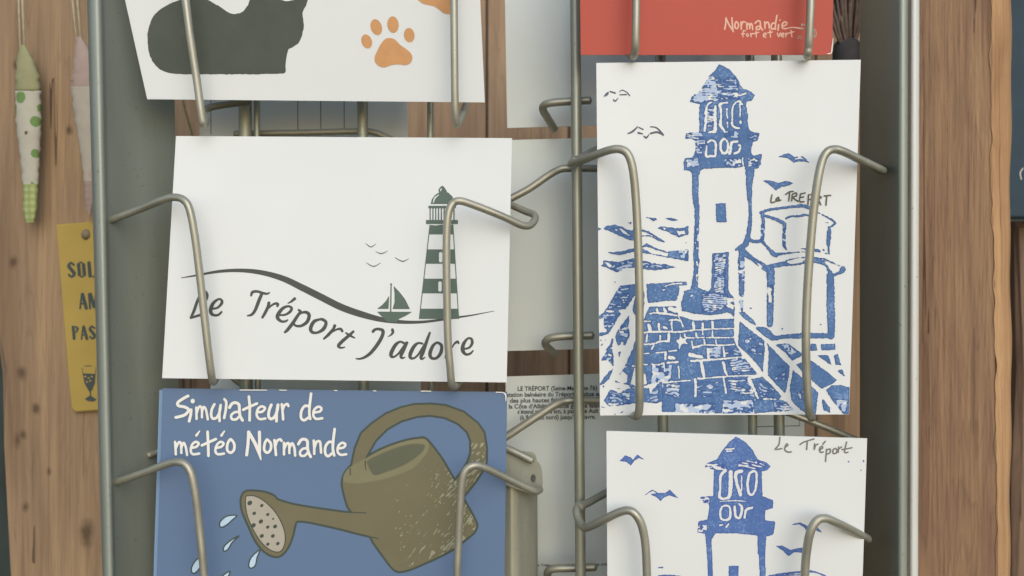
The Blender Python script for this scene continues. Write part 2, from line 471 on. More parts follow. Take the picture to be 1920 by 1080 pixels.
cb = thing('chalkboard', 'dark blue chalkboard edge beyond the timber post', 'chalkboard', un(1950, 410, .2))
M_chalk = mat_plain('chalkboard_paint', (54, 70, 80), .12, 30, .7)
slab('board', [(1880, -260), (2250, -260), (2250, 408), (1880, 408)], .2, .012, M_chalk, .001, cb)
ck = Ink(1900, 310, 1930, 350, .5).stroke([(1918, 316), (1913, 324), (1915, 336)], w=1.6)
Vc, Fc = ck.mesh(); mesh_obj('chalk_mark', [un(x, y, .1995) for x, y in Vc], Fc, M_cream, cb)
M_rb = mat_wood('far_board_wood', (84, 68, 58), (122, 100, 82), (150, 122, 94), ridge=.5, seed=9.4)
slab('wooden_board', [(1907, 414), (2200, 414), (2200, 1340), (1896, 1340), (1902, 900), (1912, 700)], .23, .02, M_rb,
     label='brown board below the chalkboard at the far right', category='board')

# ------------------------------------------------------------------ the rack
rk = thing('postcard_rack', 'grey painted metal postcard rack with bent wire pockets', 'rack', un(960, 1340, .04))
def sweep(name, prof_top, prof_bot, mat, **p):
    """profile of (px, Y) pairs at the top and bottom of the picture, swept down"""
    y0, y1 = -260, 1340; n = len(prof_top); V = []; F = []
    R = 24
    for j in range(R+1):
        y = y0+(y1-y0)*j/R; t = (y-0)/1080
        for (a, Ya), (b, Yb) in zip(prof_top, prof_bot):
            V.append(un(a+(b-a)*t, y, Ya+(Yb-Ya)*t))
    for j in range(R):
        for i in range(n-1): F.append((j*n+i, j*n+i+1, (j+1)*n+i+1, (j+1)*n+i))
    return mesh_obj(name, V, F, mat, rk, smooth=True, **p)
def arc_lip(x_in, x_out, Y0, bulge, n=8, tail=.02):
    out = []
    for k in range(n+1):
        a = math.pi*k/n; t = (1-math.cos(a))/2
        out.append((x_in+(x_out-x_in)*t, Y0-bulge*math.sin(a)))
    return out
lt = [(325, .048), (258, .028), (198, .012)]+arc_lip(192, 166, .009, .0045)+[(163, .016), (163.5, .03)]
lb = [(340, .048), (272, .028), (219, .012)]+arc_lip(215, 194, .009, .0045)+[(192, .016), (192.5, .03)]
lp = sweep('side_panel', lt, lb, M_panel)
rt = [(1612, .072), (1648, .040), (1681, .012)]+arc_lip(1683, 1705, .010, .003)
rb = [(1612, .072), (1647, .040), (1680, .012)]+arc_lip(1682, 1703, .010, .003)
sweep('side_panel', rt, rb, M_panel)
sweep('edge_strip', [(1706.5, .012)]+arc_lip(1707.5, 1724, .008, .002)+[(1724, .03)], [(1704.5, .012)]+arc_lip(1705.5, 1721.5, .008, .002)+[(1721.5, .03)], M_strip,
      label='pale edge strip of the right panel')  # strip along the lip in a paler colour than the panel

def wire(pts, r=.00165, name='pocket_wire', mat=None, n=8, **p):
    P3 = catmull([un(*q) for q in pts], n)
    V, F = tube(P3, r, 14)
    return mesh_obj(name, V, F, mat or M_wire, rk, smooth=True, **p)
def rod(x0, x1, wpx, Y, y0=-260, y1=1340):
    r = wpx/2*(Y-CAMY)/FPX
    f = lambda y: x0+(x1-x0)*y/1080
    V, F = tube([un(f(y), y, Y) for y in np.linspace(y0, y1, 14)], r, 20)
    return mesh_obj('upright_rod', V, F, M_rod, rk, smooth=True)
rod(1078.5, 1088.5, 19.5, .036)
for x, w in ((459, 24), (481, 11), (679, 20), (806, 12), (1237, 20), (1405, 17), (1455, 20)):
    rod(x, x+ (8 if x > 1200 else 4), w, .046)
# cat pocket
wire([(335, -120, -.004), (341, -50, -.003), (348, 0, -.003), (357, 70, -.002), (369, 150, 0), (378, 215, .001), (382, 234, .003), (386, 226, .012), (390, 203, .03), (470, 190, .034)])
wire([(850, -120, -.004), (851, 0, -.003), (852, 100, -.002), (853, 190, 0), (855, 225, .002), (858, 233, .005), (866, 216, .015), (873, 198, .03)])
# le treport j'adore pocket
wire([(207, 413, .013), (228, 405, .010), (265, 391, .006), (305, 375, .0), (325, 370, -.0025), (343, 374, -.004), (355, 391, -.0045), (365, 440, -.004), (374, 510, -.003), (384, 600, -.002), (392, 670, -.001), (397, 706, .001), (400, 716, .006), (403, 712, .03)])
wire([(862, 716, .03), (852, 725, .008), (847, 720, .001), (844, 690, -.001), (840, 640, -.002), (838, 560, -.003), (837, 480, -.004), (838, 425, -.0045), (842, 395, -.0045), (850, 381, -.004), (864, 377, -.004), (895, 387, -.002), (940, 405, .001), (978, 422, .005), (994, 422, .008), (1003, 411, .012), (1000, 402, .016), (985, 396, .02), (955, 383, .026), (900, 362, .034)])
wire([(900, 405, .05), (955, 374, .05), (992, 354, .05), (1030, 328, .05), (1052, 317, .049), (1075, 316, .049), (1119, 316, .05), (1180, 317, .05)], .0018)
# lighthouse print pocket
wire([(1130, 275, .046), (1110, 285, .038), (1078, 302, .030), (1071, 308, .024), (1080, 305, .017), (1118, 290, .004), (1145, 281, -.003), (1163, 280, -.005), (1177, 289, -.006), (1186, 315, -.006), (1192, 370, -.005), (1196, 450, -.004), (1199, 560, -.003), (1199, 700, -.001), (1199, 760, .001), (1195, 778, .004), (1190, 779, .012), (1180, 775, .035)], .0018)
wire([(1640, 314, .045), (1652, 319, .022), (1655, 320, .014), (1645, 315, .008), (1610, 298, .0), (1583, 285, -.004), (1565, 280, -.005), (1551, 285, -.006), (1541, 303, -.006), (1533, 340, -.006), (1525, 400, -.005), (1518, 480, -.004), (1513, 560, -.003), (1511, 640, -.002), (1513, 720, 0), (1517, 770, .002), (1521, 783, .008), (1524, 780, .03)], .0018)
# red pocket
wire([(1194, -120, -.004), (1193, 0, -.003), (1192, 60, -.002), (1191, 92, .0), (1188, 105, .004), (1184, 104, .014), (1178, 100, .03)], .0017)
wire([(1521, -120, -.004), (1520, 0, -.003), (1518, 50, -.002), (1516, 88, 0), (1514, 104, .004), (1516, 103, .03)], .0017)
# weather simulator pocket
wire([(210, 906, .013), (232, 899, .010), (270, 886, .005), (310, 871, .0), (332, 866, -.003), (348, 871, -.004), (359, 890, -.0045), (367, 930, -.004), (374, 990, -.003), (380, 1050, -.003), (388, 1150, -.002)])
wire([(856, 1200, -.002), (857, 1080, -.003), (860, 1010, -.003), (863, 940, -.004), (867, 900, -.0045), (874, 881, -.0045), (888, 873, -.004), (906, 876, -.002), (945, 894, .004), (985, 913, .010), (1004, 921, .014), (1012, 918, .02)])
wire([(900, 820, .03), (955, 843, .026), (985, 857, .024), (998, 864, .023)], .0017)
wire([(278, 854, .03), (300, 846, .034), (340, 832, .04)], .0014)
# lower lighthouse print pocket
wire([(1180, 905, .046), (1135, 925, .036), (1100, 944, .028), (1085, 951, .024), (1081, 959, .021), (1086, 976, .017), (1095, 989, .012), (1108, 986, .007), (1135, 973, .001), (1160, 961, -.003), (1178, 957, -.005), (1192, 965, -.006), (1203, 985, -.006), (1210, 1020, -.005), (1213, 1080, -.004), (1216, 1200, -.002)], .0018)
wire([(1618, 1005, .04), (1627, 1011, .016), (1620, 1006, .009), (1595, 993, .003), (1566, 979, -.003), (1548, 972, -.005), (1532, 976, -.006), (1520, 996, -.006), (1513, 1030, -.005), (1509, 1080, -.004), (1507, 1200, -.002)], .0018)
# hooks of the pockets on the far side
wire([(1107, 188, .047), (1070, 190, .048), (1033, 193, .049), (1020, 198, .051), (1018, 206, .054), (1026, 220, .058), (1040, 243, .064)], .0019)
wire([(1112, 629, .047), (1070, 630, .048), (1036, 633, .049), (1024, 639, .051), (1023, 646, .054), (1030, 654, .058), (1042, 664, .062)], .0019)
wire([(1117, 1063, .047), (1070, 1065, .048), (1040, 1066, .049), (1028, 1071, .051), (1027, 1080, .054), (1034, 1095, .058)], .0019)
wire([(900, 850, .05), (952, 817, .05), (1008, 780, .05), (1045, 757, .05), (1070, 751, .049), (1122, 751, .05), (1200, 751, .05)], .0019)
wire([(1440, 760, .05), (1477, 774, .05), (1520, 790, .05), (1578, 813, .05), (1612, 828, .05)], .0016)
wire([(440, 251, .055), (490, 250, .055), (600, 248, .055), (672, 246, .055), (700, 248, .055), (722, 256, .055), (760, 275, .055)], .0016)
wire([(470, 726, .05), (456, 721, .05), (442, 712, .05), (430, 700, .05)], .0016)

for q in ((1077, 303, .0305), (1086, 951, .0255), (1080, 190, .042), (1083, 630, .042), (1088, 1064, .042)):       # weld beads on the centre rod
    V, F = tube([un(q[0]-7, q[1]+1.5, q[2]), un(q[0]-3, q[1], q[2]-.0006), un(q[0]+3, q[1]-.5, q[2]-.0006), un(q[0]+8, q[1]-1, q[2])], [.0012, .0027, .0026, .0011], 12)
    mesh_obj('weld_bead', V, F, M_wire, rk, smooth=True)
# bracket and channel between the two columns, bottom
yb = .030
def chan():
    prof = [(905, .030), (945, .030), (955, .0285), (962, .0285), (975, .031), (990, .034), (1002, .037), (1007, .042), (1007.5, .05)]
    V = []; F = []; R = 16; n = len(prof)
    for j in range(R+1):
        y = 872+(1340-872)*j/R
        for a, Y in prof: V.append(un(a+(y-872)*.004, y, Y))
    for j in range(R):
        for i in range(n-1): F.append((j*n+i, j*n+i+1, (j+1)*n+i+1, (j+1)*n+i))
    mesh_obj('channel_post', V, F, M_rod, rk, smooth=True)
chan()
bp = [(930, 846), (985, 846), (1002, 851), (1007, 864), (1013, 872), (1017, 890), (1017, 915), (1010, 925), (1000, 926), (985, 922), (930, 898)]
hole = [(1000+5*math.cos(a), 897+8*math.sin(a)) for a in np.linspace(0, 2*math.pi, 13)[:-1]]
ik = Ink(925, 840, 1022, 932, 1.0).poly(catmull(bp, 4, True)).poly(hole, sub=True)
Vk, Fk = ik.mesh()
n0 = len(Vk); V = [un(x, y, .0265) for x, y in Vk]+[un(x, y, .0285) for x, y in Vk]
from collections import Counter
ec = Counter(); 
for f in Fk:
    for a, b in zip(f, f[1:]+f[:1]): ec[(a, b)] += 1
F = list(map(tuple, Fk))+[tuple(i+n0 for i in f[::-1]) for f in Fk]
F += [(b, a, a+n0, b+n0) for (a, b) in ec if (b, a) not in ec]
mesh_obj('bracket_plate', V, F, mat_metal('plate_paint', (138, 140, 126), .5, .3, .15), rk, label='rounded plate with a screw hole')

# ------------------------------------------------------------------ cards on the far side (their backs show)
GB = 'plain backs of postcards on the far side of the rack'
def back(c, Y, label, tilt=0): return Card(c, Y+tilt, Y, label, GB, M_back)
a = back([(944, -160), (1508, -165), (1513, 224), (951, 240)], .070, 'white card back to the left of the centre rod, level with the red postcard')
b = back([(940, 263), (1505, 247), (1509, 644), (950, 658)], .070, 'blank white card back between the two middle columns of wires')
c = back([(948, 706), (1507, 690), (1511, 1090), (952, 1096)], .069, 'card back printed with a paragraph about the town')
d = back([(374, -160), (760, -160), (766, 400), (374, 400)], .071, 'card back with thin ruled lines, in the gap under the cat postcard')
e = back([(395, 590), (788, 590), (792, 1140), (395, 1140)], .071, 'pale card back in the gap above the blue postcard')
M_line = mat_plain('printed_line', (112, 118, 116), .05, 100, .6)
k = Ink(370, -160, 770, 300, 1.0)
for x in (394, 557, 600, 644): k.stroke([(x, -120), (x+1.5, 251)], w=1.6)
d.ink(k, M_line, 'ruled_lines')
k = Ink(1400, 700, 1515, 810, .7)
k.poly([(1416, 705), (1499, 703), (1500, 799), (1416, 801)]).poly([(1417.3, 706.5), (1497.6, 704.5), (1498.6, 797.5), (1417.3, 799.3)], sub=True)
c.ink(k, M_line, 'stamp_box')
M_type = mat_plain('type_ink', (70, 76, 74), .05, 100, .6)
def type_text(body, cx, cy, hpx, card, width=None):
    """one printed line set in the built-in font, laid on the card"""
    cu = bpy.data.curves.new('t', 'FONT'); cu.body = body; cu.align_x = 'CENTER'; cu.size = 1; cu.offset = .022
    ob = bpy.data.objects.new('t', cu); COL.objects.link(ob)
    bpy.context.view_layer.update()
    dg = bpy.context.evaluated_depsgraph_get()
    me = bpy.data.meshes.new_from_object(ob.evaluated_get(dg))
    v = np.array([p.co[:2] for p in me.vertices]); f = [list(p.vertices) for p in me.polygons]
    bpy.data.objects.remove(ob); bpy.data.curves.remove(cu); bpy.data.meshes.remove(me)
    w = v[:, 0].max()-v[:, 0].min(); sx = (width/w) if width else hpx/.7
    return np.column_stack([cx+v[:, 0]*sx, cy-v[:, 1]*hpx/.7-0.012*v[:, 0]*sx]), f
PT = {0: ([], []), 1: ([], [])}
for body, cx, cy, w in (('LE TRÉPORT (Seine-Maritime 76)', 1045, 732, 149), ('La station balnéaire du Tréport se situe au pied', 1043, 743, 212),
                        ('des plus hautes falaises de craie de', 1040, 754, 168), ('la Côte d’Albâtre. Cette grande falaise', 1043, 765, 178),
                        ('s’étend sur 130 km, à partir de Ault', 1046, 775, 152), ('(à 9 km au nord) jusqu’au Havre.', 1046, 786, 142),
                        ('Le Tréport, cité balnéaire de la Côte d’Albâtre', 1080, 1061, 152)):
    v, f = type_text(body, cx, cy, 8.2 if cy < 1000 else 4.6, c, w)
    VV, FF = PT[int(cy > 1000)]
    o = len(VV); VV += [tuple(p) for p in v]; FF += [[i+o for i in q] for q in f]
for q, nm in ((0, 'printed_paragraph'), (1, 'printed_caption')):
    VV = np.array(PT[q][0]); mesh_obj(nm, c.at(VV[:, 0], VV[:, 1], .0002), PT[q][1], M_type, c.o)

# ------------------------------------------------------------------ front cards
GC = 'postcards in the front pockets'
# --- cat
cat = Card([(192, -190), (892, -190), (909, 192), (276, 186)], .0015, .010, 'white postcard with a dark cat silhouette and an orange paw print', GC, M_white, bow=-.004)
T1, T2 = (0, 0, 4), (480, 0, 4)
k = Ink(262, -130, 600, 150, 1.0)
body = [(335, 0), (312, 10), (297, 20), (285, 35), (278, 55), (276.5, 75), (279.5, 100), (287.5, 117.5), (300, 130), (315, 136), (332, 138.5), (400, 139.5), (480, 139), (525, 138), (536, 135), (536, 120), (540, 94), (550, 88), (561, 79), (567, 62), (570, 47), (567, 25), (574, 10), (577, 0),
        (586, -50), (578, -112), (548, -82), (520, -82), (494, -112), (478, -60), (468, 0), (460, 15), (455, 22), (435, 26), (412, 12), (390, 0), (372, -8), (352, -8)]
k.poly(catmull(body, 3, True)).ell(539, -5, 15, 7, sub=True).rough(.7, 5)
cat.ink(k, M_cat, 'cat_print')
k = Ink(660, -130, 870, 135, .9)
for cx, cy, aa, bb, r in ((830, 310, 39, 54, -.35), (902, 203, 42, 61, -.32), (1027, 184, 43, 62, -.1), (1149, 263, 40, 54, -.12)): k.ell(cx, cy, aa, bb, T2, r)
k.poly([(930, 340), (965, 295), (1000, 285), (1040, 295), (1080, 335), (1130, 370), (1165, 405), (1172, 440), (1155, 475), (1120, 488), (1060, 482), (1010, 490), (970, 505), (930, 500), (895, 470), (890, 430), (905, 390)], T2, smooth=3)
k.poly([(1180, -40), (1215, 0), (1260, 30), (1330, 45), (1370, 70), (1410, 100), (1455, 107), (1485, 98), (1505, 60), (1500, -200), (1440, -380), (1250, -380), (1170, -200)], T2, smooth=3)
cat.ink(k, M_orange, 'paw_print')

# --- le treport j'adore
ja = Card([(330, 255), (960, 259), (950, 717), (304, 709)], .011, .007, 'white postcard with a striped lighthouse, a small boat and curved lettering', GC, M_white, bow=-.0035)
A, B = (340, 520, 6), (600, 520, 6)
k = Ink(335, 500, 935, 690, .8)
k.stroke([(340, 521, 1.5), (370, 516, 3.5), (410, 509, 5.5), (450, 507, 7), (490, 511, 9), (530, 522, 11), (565, 538.5, 12.5), (600, 556, 13), (640, 576, 13), (680, 590, 12), (720, 600, 9), (760, 604, 6.5), (800, 603, 5), (850, 596, 4), (885, 591, 2.6), (927, 583, 1)])
L = lambda p, T=A, **q: k.stroke(p, T, **q)
L([(255, 290, 20), (285, 240, 30), (290, 190, 32), (262, 158, 28), (225, 180, 30), (180, 270, 34), (145, 370, 34), (108, 455, 30)]); L([(108, 458, 24), (160, 440, 28), (215, 425, 30), (290, 420, 24)])
L([(350, 355, 24), (410, 340, 26), (455, 290, 34), (450, 253, 28), (415, 247, 26), (360, 290, 38), (330, 360, 44), (340, 410, 38), (380, 428, 28), (420, 420, 28), (452, 390, 24)])
L([(785, 205, 24), (800, 168, 34), (850, 158, 30), (910, 175, 30), (960, 185, 26), (992, 173, 16)]); L([(905, 185, 36), (870, 270, 40), (830, 370, 36), (790, 420, 30), (745, 432, 18)])
L([(985, 288, 36), (975, 330, 34), (945, 395, 36), (912, 452, 28)]); L([(960, 370, 16), (1010, 320, 22), (1055, 295, 28), (1085, 302, 34), (1080, 325, 24)])
L([(1275, 240, 34), (1240, 270, 26), (1200, 293, 12)])
L([(1110, 425, 22), (1170, 420, 26), (1225, 385, 32), (1240, 345, 30), (1200, 325, 26), (1140, 350, 36), (1090, 415, 44), (1085, 460, 42), (1125, 495, 30), (1170, 495, 26), (1195, 480, 18)])
L([(1320, 368, 26), (1340, 388, 34), (1310, 430, 36), (1250, 520, 40), (1195, 590, 38), (1165, 618, 26)]); L([(1290, 450, 18), (1350, 400, 26), (1410, 395, 36), (1438, 430, 40), (1415, 500, 40), (1350, 545, 32), (1290, 545, 28), (1262, 520, 24)])
L([(1590, 475, 34), (1628, 510, 36), (1600, 580, 42), (1530, 622, 30), (1470, 615, 36), (1455, 570, 42), (1490, 500, 40), (1550, 475, 28)], closed=True)
L([(1725, 545, 36), (1710, 580, 32), (1660, 640, 36), (1605, 690, 24)]); L([(1680, 630, 14), (1740, 590, 22), (1790, 580, 30), (1810, 605, 30)])
L([(375, 610, 28), (320, 660, 36), (250, 720, 40), (210, 765, 38), (218, 787, 28), (245, 793, 22), (280, 785, 14)], B); L([(290, 625, 18), (330, 650, 30), (390, 682, 16)], B)
L([(597, 610, 34), (620, 587, 32), (665, 582, 32), (708, 602, 38), (700, 660, 40), (650, 750, 42), (570, 850, 38), (500, 900, 30), (440, 918, 22), (405, 913, 14)], B)
L([(815, 590, 34), (820, 620, 30), (795, 650, 20), (765, 668, 8)], B)
L([(945, 740, 28), (900, 725, 26), (850, 760, 40), (805, 840, 44), (800, 885, 38), (830, 895, 26), (880, 860, 24), (940, 780, 26), (975, 735, 30)], B); L([(980, 735, 30), (940, 820, 38), (910, 885, 36), (925, 908, 26), (955, 900, 14)], B)
L([(1150, 745, 26), (1105, 740, 26), (1060, 775, 40), (1020, 850, 44), (1015, 900, 36), (1050, 912, 26), (1100, 875, 24), (1150, 800, 26), (1190, 740, 30)], B); L([(1235, 625, 26), (1200, 720, 36), (1160, 840, 40), (1135, 900, 36), (1150, 918, 24), (1180, 900, 14)], B)
L([(1330, 737, 30), (1368, 770, 36), (1358, 850, 40), (1310, 908, 32), (1255, 908, 34), (1237, 860, 42), (1265, 780, 38), (1300, 742, 28)], B, closed=True)
L([(1440, 730, 34), (1432, 800, 34), (1415, 900, 30)], B); L([(1440, 860, 12), (1480, 800, 16), (1510, 750, 22), (1545, 725, 32), (1560, 742, 22)], B)
L([(1625, 805, 24), (1680, 790, 26), (1712, 740, 34), (1702, 692, 30), (1660, 690, 26), (1615, 750, 40), (1605, 820, 44), (1640, 866, 30), (1690, 858, 26), (1722, 825, 16)], B)
ja.ink(k, M_dark, 'lettering', label='dark curved words Le Tréport J’adore under a wave line')
k = Ink(680, 340, 870, 612, .8); R6 = (480, 270, 4)
xl = lambda y: 1302-80*(y-605)/703
xr = lambda y: 1480+43*(y-605)/700
k.poly([(1310, 450), (1318, 415), (1345, 380), (1375, 362), (1440, 362), (1475, 395), (1490, 450)], R6).poly([(1373, 360), (1373, 335), (1398, 313), (1420, 335), (1430, 362)], R6, smooth=3)
k.stroke([(1330, 440, 6), (1342, 405, 11), (1372, 380, 5)], R6, sub=True).stroke([(1384, 350, 8), (1390, 335, 8)], R6, sub=True)
k.poly([(1293, 463), (1500, 463), (1500, 482), (1293, 482)], R6).poly([(1275, 570), (1515, 570), (1515, 600), (1275, 600)], R6)
for x in (1306, 1327, 1348, 1369, 1390, 1411, 1433, 1455, 1485): k.stroke([(x, 480), (x, 572)], R6, w=9)
for y0, y1 in ((605, 678), (790, 898), (1010, 1120), (1235, 1312)): k.poly([(xl(y0), y0), (xr(y0), y0), (xr(y1), y1), (xl(y1), y1)], R6)
k.stroke([(xl(605)+3, 605), (xl(1310)+3, 1310)], R6, w=7).stroke([(xr(605)-3, 605), (xr(1310)-3, 1310)], R6, w=7)
for x, y in ((1385, 848), (1380, 1068)): k.stroke([(x, y-26), (x, y+26)], R6, sub=True, w=26)
k.stroke([(1300, 604, 3), (1350, 606, 9), (1390, 602, 2)], R6, sub=True)
k.poly([(640, 385), (1038, 388), (960, 435), (890, 468), (860, 505), (760, 500), (700, 445)], B).poly([(778, 205), (772, 355), (640, 355), (700, 310), (745, 260)], B).poly([(828, 95), (900, 170), (960, 250), (1012, 357), (816, 357), (838, 280), (838, 180)], B)
k.stroke([(800, 80), (795, 385)], B, w=15).ell(800, 78, 12, 12, B)
for p in ([(822, 745, 4), (862, 772, 8), (900, 748, 3)], [(895, 805, 3), (940, 822, 8), (990, 800, 3)], [(1043, 852, 5), (1100, 880, 8), (1147, 858, 3)], [(828, 890, 4), (882, 918, 8), (937, 890, 3)]): k.stroke(p, R6, n=4)
ja.ink(k, M_green, 'lighthouse_print', label='grey-green striped lighthouse, boat and four birds')

# --- weather simulator, with another copy standing behind it
under = Card([(299, 731), (946, 736), (938, 1200), (284, 1200)], .0165, .012, 'blue postcard standing behind the watering can one, only its left edge out', GC, M_blueedge)
si = Card([(305, 728), (951, 735), (944, 1200), (290, 1200)], .013, .0085, 'blue postcard with an olive watering can and white handwritten title', GC, M_blue, bow=-.0025)
C3, C4, C6, C7, C8 = (310, 725, 6), (420, 725, 6), (640, 740, 6), (280, 900, 6), (640, 900, 6)
px = lambda pts, T: [(T[0]+p[0]/T[2], T[1]+p[1]/T[2]) for p in pts]
h_out = px([(95, 910), (110, 790), (150, 600), (220, 430), (340, 320), (500, 210), (670, 140), (820, 105), (1000, 100), (1170, 115), (1380, 190), (1540, 320), (1610, 420), (1640, 600), (1635, 760), (1580, 880), (1510, 990), (1380, 1150)], C6)
h_in = px([(1180, 1060), (1275, 960), (1360, 850), (1420, 750), (1450, 650), (1450, 520), (1410, 420), (1310, 330), (1160, 262), (1000, 238), (860, 250), (680, 300), (520, 390), (390, 520), (300, 680), (265, 740), (270, 860)], C6)
handle = h_out+h_in
bodyp = px([(280, 700), (400, 630), (550, 565), (720, 510), (870, 485), (950, 490), (1050, 600), (1150, 740), (1230, 880), (1275, 955)], C6)+px([(1375, 200), (1470, 370), (1520, 470), (1530, 520), (1500, 590), (1420, 660), (1250, 790), (1080, 880), (900, 960), (780, 1010), (680, 1035), (620, 1030), (560, 985), (480, 880), (400, 770), (330, 660), (270, 500), (100, 350), (50, 250), (12, 100)], C8)+px([(5, 980), (30, 890), (100, 800), (200, 740)], C6)
spout = px([(420, 372), (270, 372), (100, 360), (0, 352)], C8)+px([(1700, 285), (1500, 235), (1440, 210), (1400, 170), (1290, 130), (1170, 118), (1090, 122), (1045, 160), (1025, 240), (1040, 350), (1080, 450), (1130, 560), (1180, 670), (1250, 770), (1320, 830), (1400, 865), (1470, 860), (1530, 810), (1580, 730), (1620, 620), (1650, 490), (1680, 470), (1800, 480)], C7)+px([(0, 560), (150, 600), (300, 635), (430, 665), (600, 560)], C8)
face = px([(1085, 200), (1100, 180), (1180, 180), (1280, 230), (1390, 330), (1470, 450), (1520, 580), (1525, 700), (1490, 790), (1430, 810), (1350, 780), (1260, 700), (1170, 560), (1110, 420), (1085, 300)], C7)
mouth = px([(295, 745), (400, 690), (560, 620), (720, 570), (850, 555), (925, 565), (935, 590), (900, 650), (800, 730), (680, 800), (520, 860), (385, 905), (340, 870), (305, 800)], C6)
rim = px([(40, 985), (20, 950), (35, 890), (100, 812), (280, 715), (400, 645), (550, 580), (720, 525), (870, 500), (945, 505), (985, 560), (975, 620), (930, 700), (800, 830), (550, 930), (300, 985), (160, 1000)], C6)
drops = [px(p, C7) for p in ([(980, 400), (870, 410), (800, 470), (795, 515), (820, 530), (880, 495), (930, 450)], [(1005, 632), (920, 680), (850, 740), (835, 785), (850, 800), (890, 770), (930, 700)], [(1240, 790), (1150, 870), (1120, 950), (1140, 990), (1190, 960), (1210, 870)],
         [(620, 850), (530, 900), (480, 980), (480, 1035), (515, 1045), (570, 980), (600, 900)], [(905, 1030), (830, 1075), (800, 1120), (830, 1140), (870, 1110)])]
bx = (330, 745, 945, 1130)
g = 2.0
k = Ink(*bx, 1.0)
for p in (handle, bodyp, spout, face): k.poly(p, grow=g, smooth=3 if p is not handle else 0)
for p in drops: k.poly(p, grow=1.7, smooth=3)
k.poly(px([(1000, 238), (1000, 239), (1001, 239)], C6))
si.ink(k, M_outl, 'outline_print')
k = Ink(*bx, 1.0)
for p in (handle, bodyp, spout): k.poly(p, grow=-g, smooth=3 if p is not handle else 0)
k.stroke([(275, 372, 14), (150, 364, 14)], C8, sub=True).stroke([(320, 645, 14), (380, 650, 14), (425, 668, 8)], C8, sub=True)
k.stroke([(268, 745, 14), (270, 800, 12), (278, 850, 10)], C6, sub=True).stroke([(100, 830, 14), (100, 905, 14)], C6, sub=True)
k.poly(face, grow=1.2, sub=True, smooth=3)
si.ink(k, M_olive, 'watering_can_print', label='olive watering can tipped to the left')
k = Ink(*bx, 1.0).poly(rim, smooth=3).poly(mouth, sub=True, grow=1.1, smooth=3)
k.stroke([(268, 745, 14), (270, 800, 12), (278, 850, 10)], C6, sub=True).stroke([(100, 830, 14), (100, 905, 14)], C6, sub=True)
si.ink(k, M_olivel, 'can_rim_print')
k = Ink(*bx, 1.0).poly(mouth, smooth=3, grow=-.6)
si.ink(k, M_hole, 'can_opening_print')
k = Ink(*bx, .8).poly(face, smooth=3, grow=-.8)
for x, y, q in ((1130, 258, 30), (1265, 288, 21), (1180, 375, 22), (1332, 388, 20), (1393, 437, 13), (1255, 467, 27), (1172, 510, 28), (1332, 530, 21), (1415, 523, 25), (1265, 630, 25), (1390, 630, 24), (1333, 722, 21), (1445, 715, 22)): k.ell(x, y, q, q*.8, C7, -.7, sub=True)
si.ink(k, M_rose, 'sprinkler_print')
k = Ink(*bx, .8)
for p in drops: k.poly(p, grow=-.9, smooth=3)
si.ink(k, M_drop, 'water_drop_print')
k = Ink(740, 830, 930, 1075, .8)                                # frosty glints on the can's right flank
q = (slice(0, k.ny), slice(0, k.nx))
nz = vnoise(k.X+k.Y*.6, k.Y+k.X*.5, 3.2, 4.6, 21)*.5+vnoise(k.X, k.Y, 2.4, 2.0, 22)*.2+vnoise(k.X, k.Y, 16, 13, 23)*.3
wgt = np.clip(((k.X-770)*.9+(k.Y-960)*.25)/110, 0, 1)
dist = np.minimum(np.maximum(k.psdf(np.array(bodyp), q), k.psdf(np.array(handle), q)), 50)
k.F = np.minimum((nz-(.76-.24*wgt))*9, dist-2)
k.F = np.where(k.Y < 870, np.minimum(k.F, (k.X-862)*.2), k.F)
si.ink(k, M_glint, 'glint_print')
k = Ink(320, 730, 660, 870, .75)
def W3(p, w, T=C3): k.stroke([(q[0], q[1], q[2] if len(q) > 2 else w) for q in p], T)
W3([(255, 105), (200, 135), (140, 180), (150, 215), (220, 230), (262, 260), (230, 310), (170, 335), (118, 346)], 33)
W3([(290, 260), (285, 320), (268, 388)], 32); k.ell(308, 162, 24, 26, C3)
W3([(348, 235), (350, 300), (352, 362)], 27); W3([(352, 300), (378, 228), (405, 232), (412, 290), (412, 345)], 26); W3([(412, 290), (432, 228), (458, 262), (478, 368)], 26)
W3([(552, 198), (522, 260), (517, 330), (540, 360), (580, 345), (612, 280), (622, 210)], 30); W3([(622, 208), (608, 300), (610, 385)], 30)
W3([(665, 142), (685, 175), (680, 260), (662, 352)], 30)
W3([(722, 235), (750, 192), (790, 180), (828, 203), (834, 270), (842, 330), (868, 378)], 33); W3([(834, 285), (782, 288), (742, 322), (750, 364), (795, 368), (836, 330)], 28)
W3([(940, 112), (950, 230), (948, 378)], 30); W3([(877, 260), (950, 225), (1030, 190)], 30)
W3([(1035, 285), (1088, 282), (1122, 242), (1085, 222), (1042, 252), (1028, 320), (1062, 364), (1125, 358)], 28)
W3([(1192, 205), (1167, 270), (1163, 338), (1192, 363), (1232, 335), (1258, 270), (1268, 205)], 33); W3([(1266, 208), (1252, 300), (1250, 388)], 32)
W3([(1310, 198), (1320, 290), (1325, 368)], 29); W3([(1318, 268), (1340, 212), (1372, 195), (1385, 218)], 28)
W3([(1640, 78), (1625, 200), (1620, 300), (1630, 362)], 30); W3([(1620, 222), (1570, 217), (1532, 272), (1527, 348), (1560, 378), (1612, 346)], 30)
W3([(1680, 290), (1740, 278), (1755, 242), (1717, 226), (1672, 266), (1667, 330), (1700, 363), (1765, 355)], 28)
W3([(110, 622), (115, 690), (118, 762)], 28); W3([(118, 695), (150, 628), (175, 640), (180, 745)], 27); W3([(180, 690), (205, 632), (230, 680), (245, 770)], 27)
W3([(385, 500, 16), (350, 548, 30)], 28); W3([(290, 690), (350, 675), (375, 638), (337, 622), (297, 662), (287, 725), (312, 760), (380, 753)], 28)
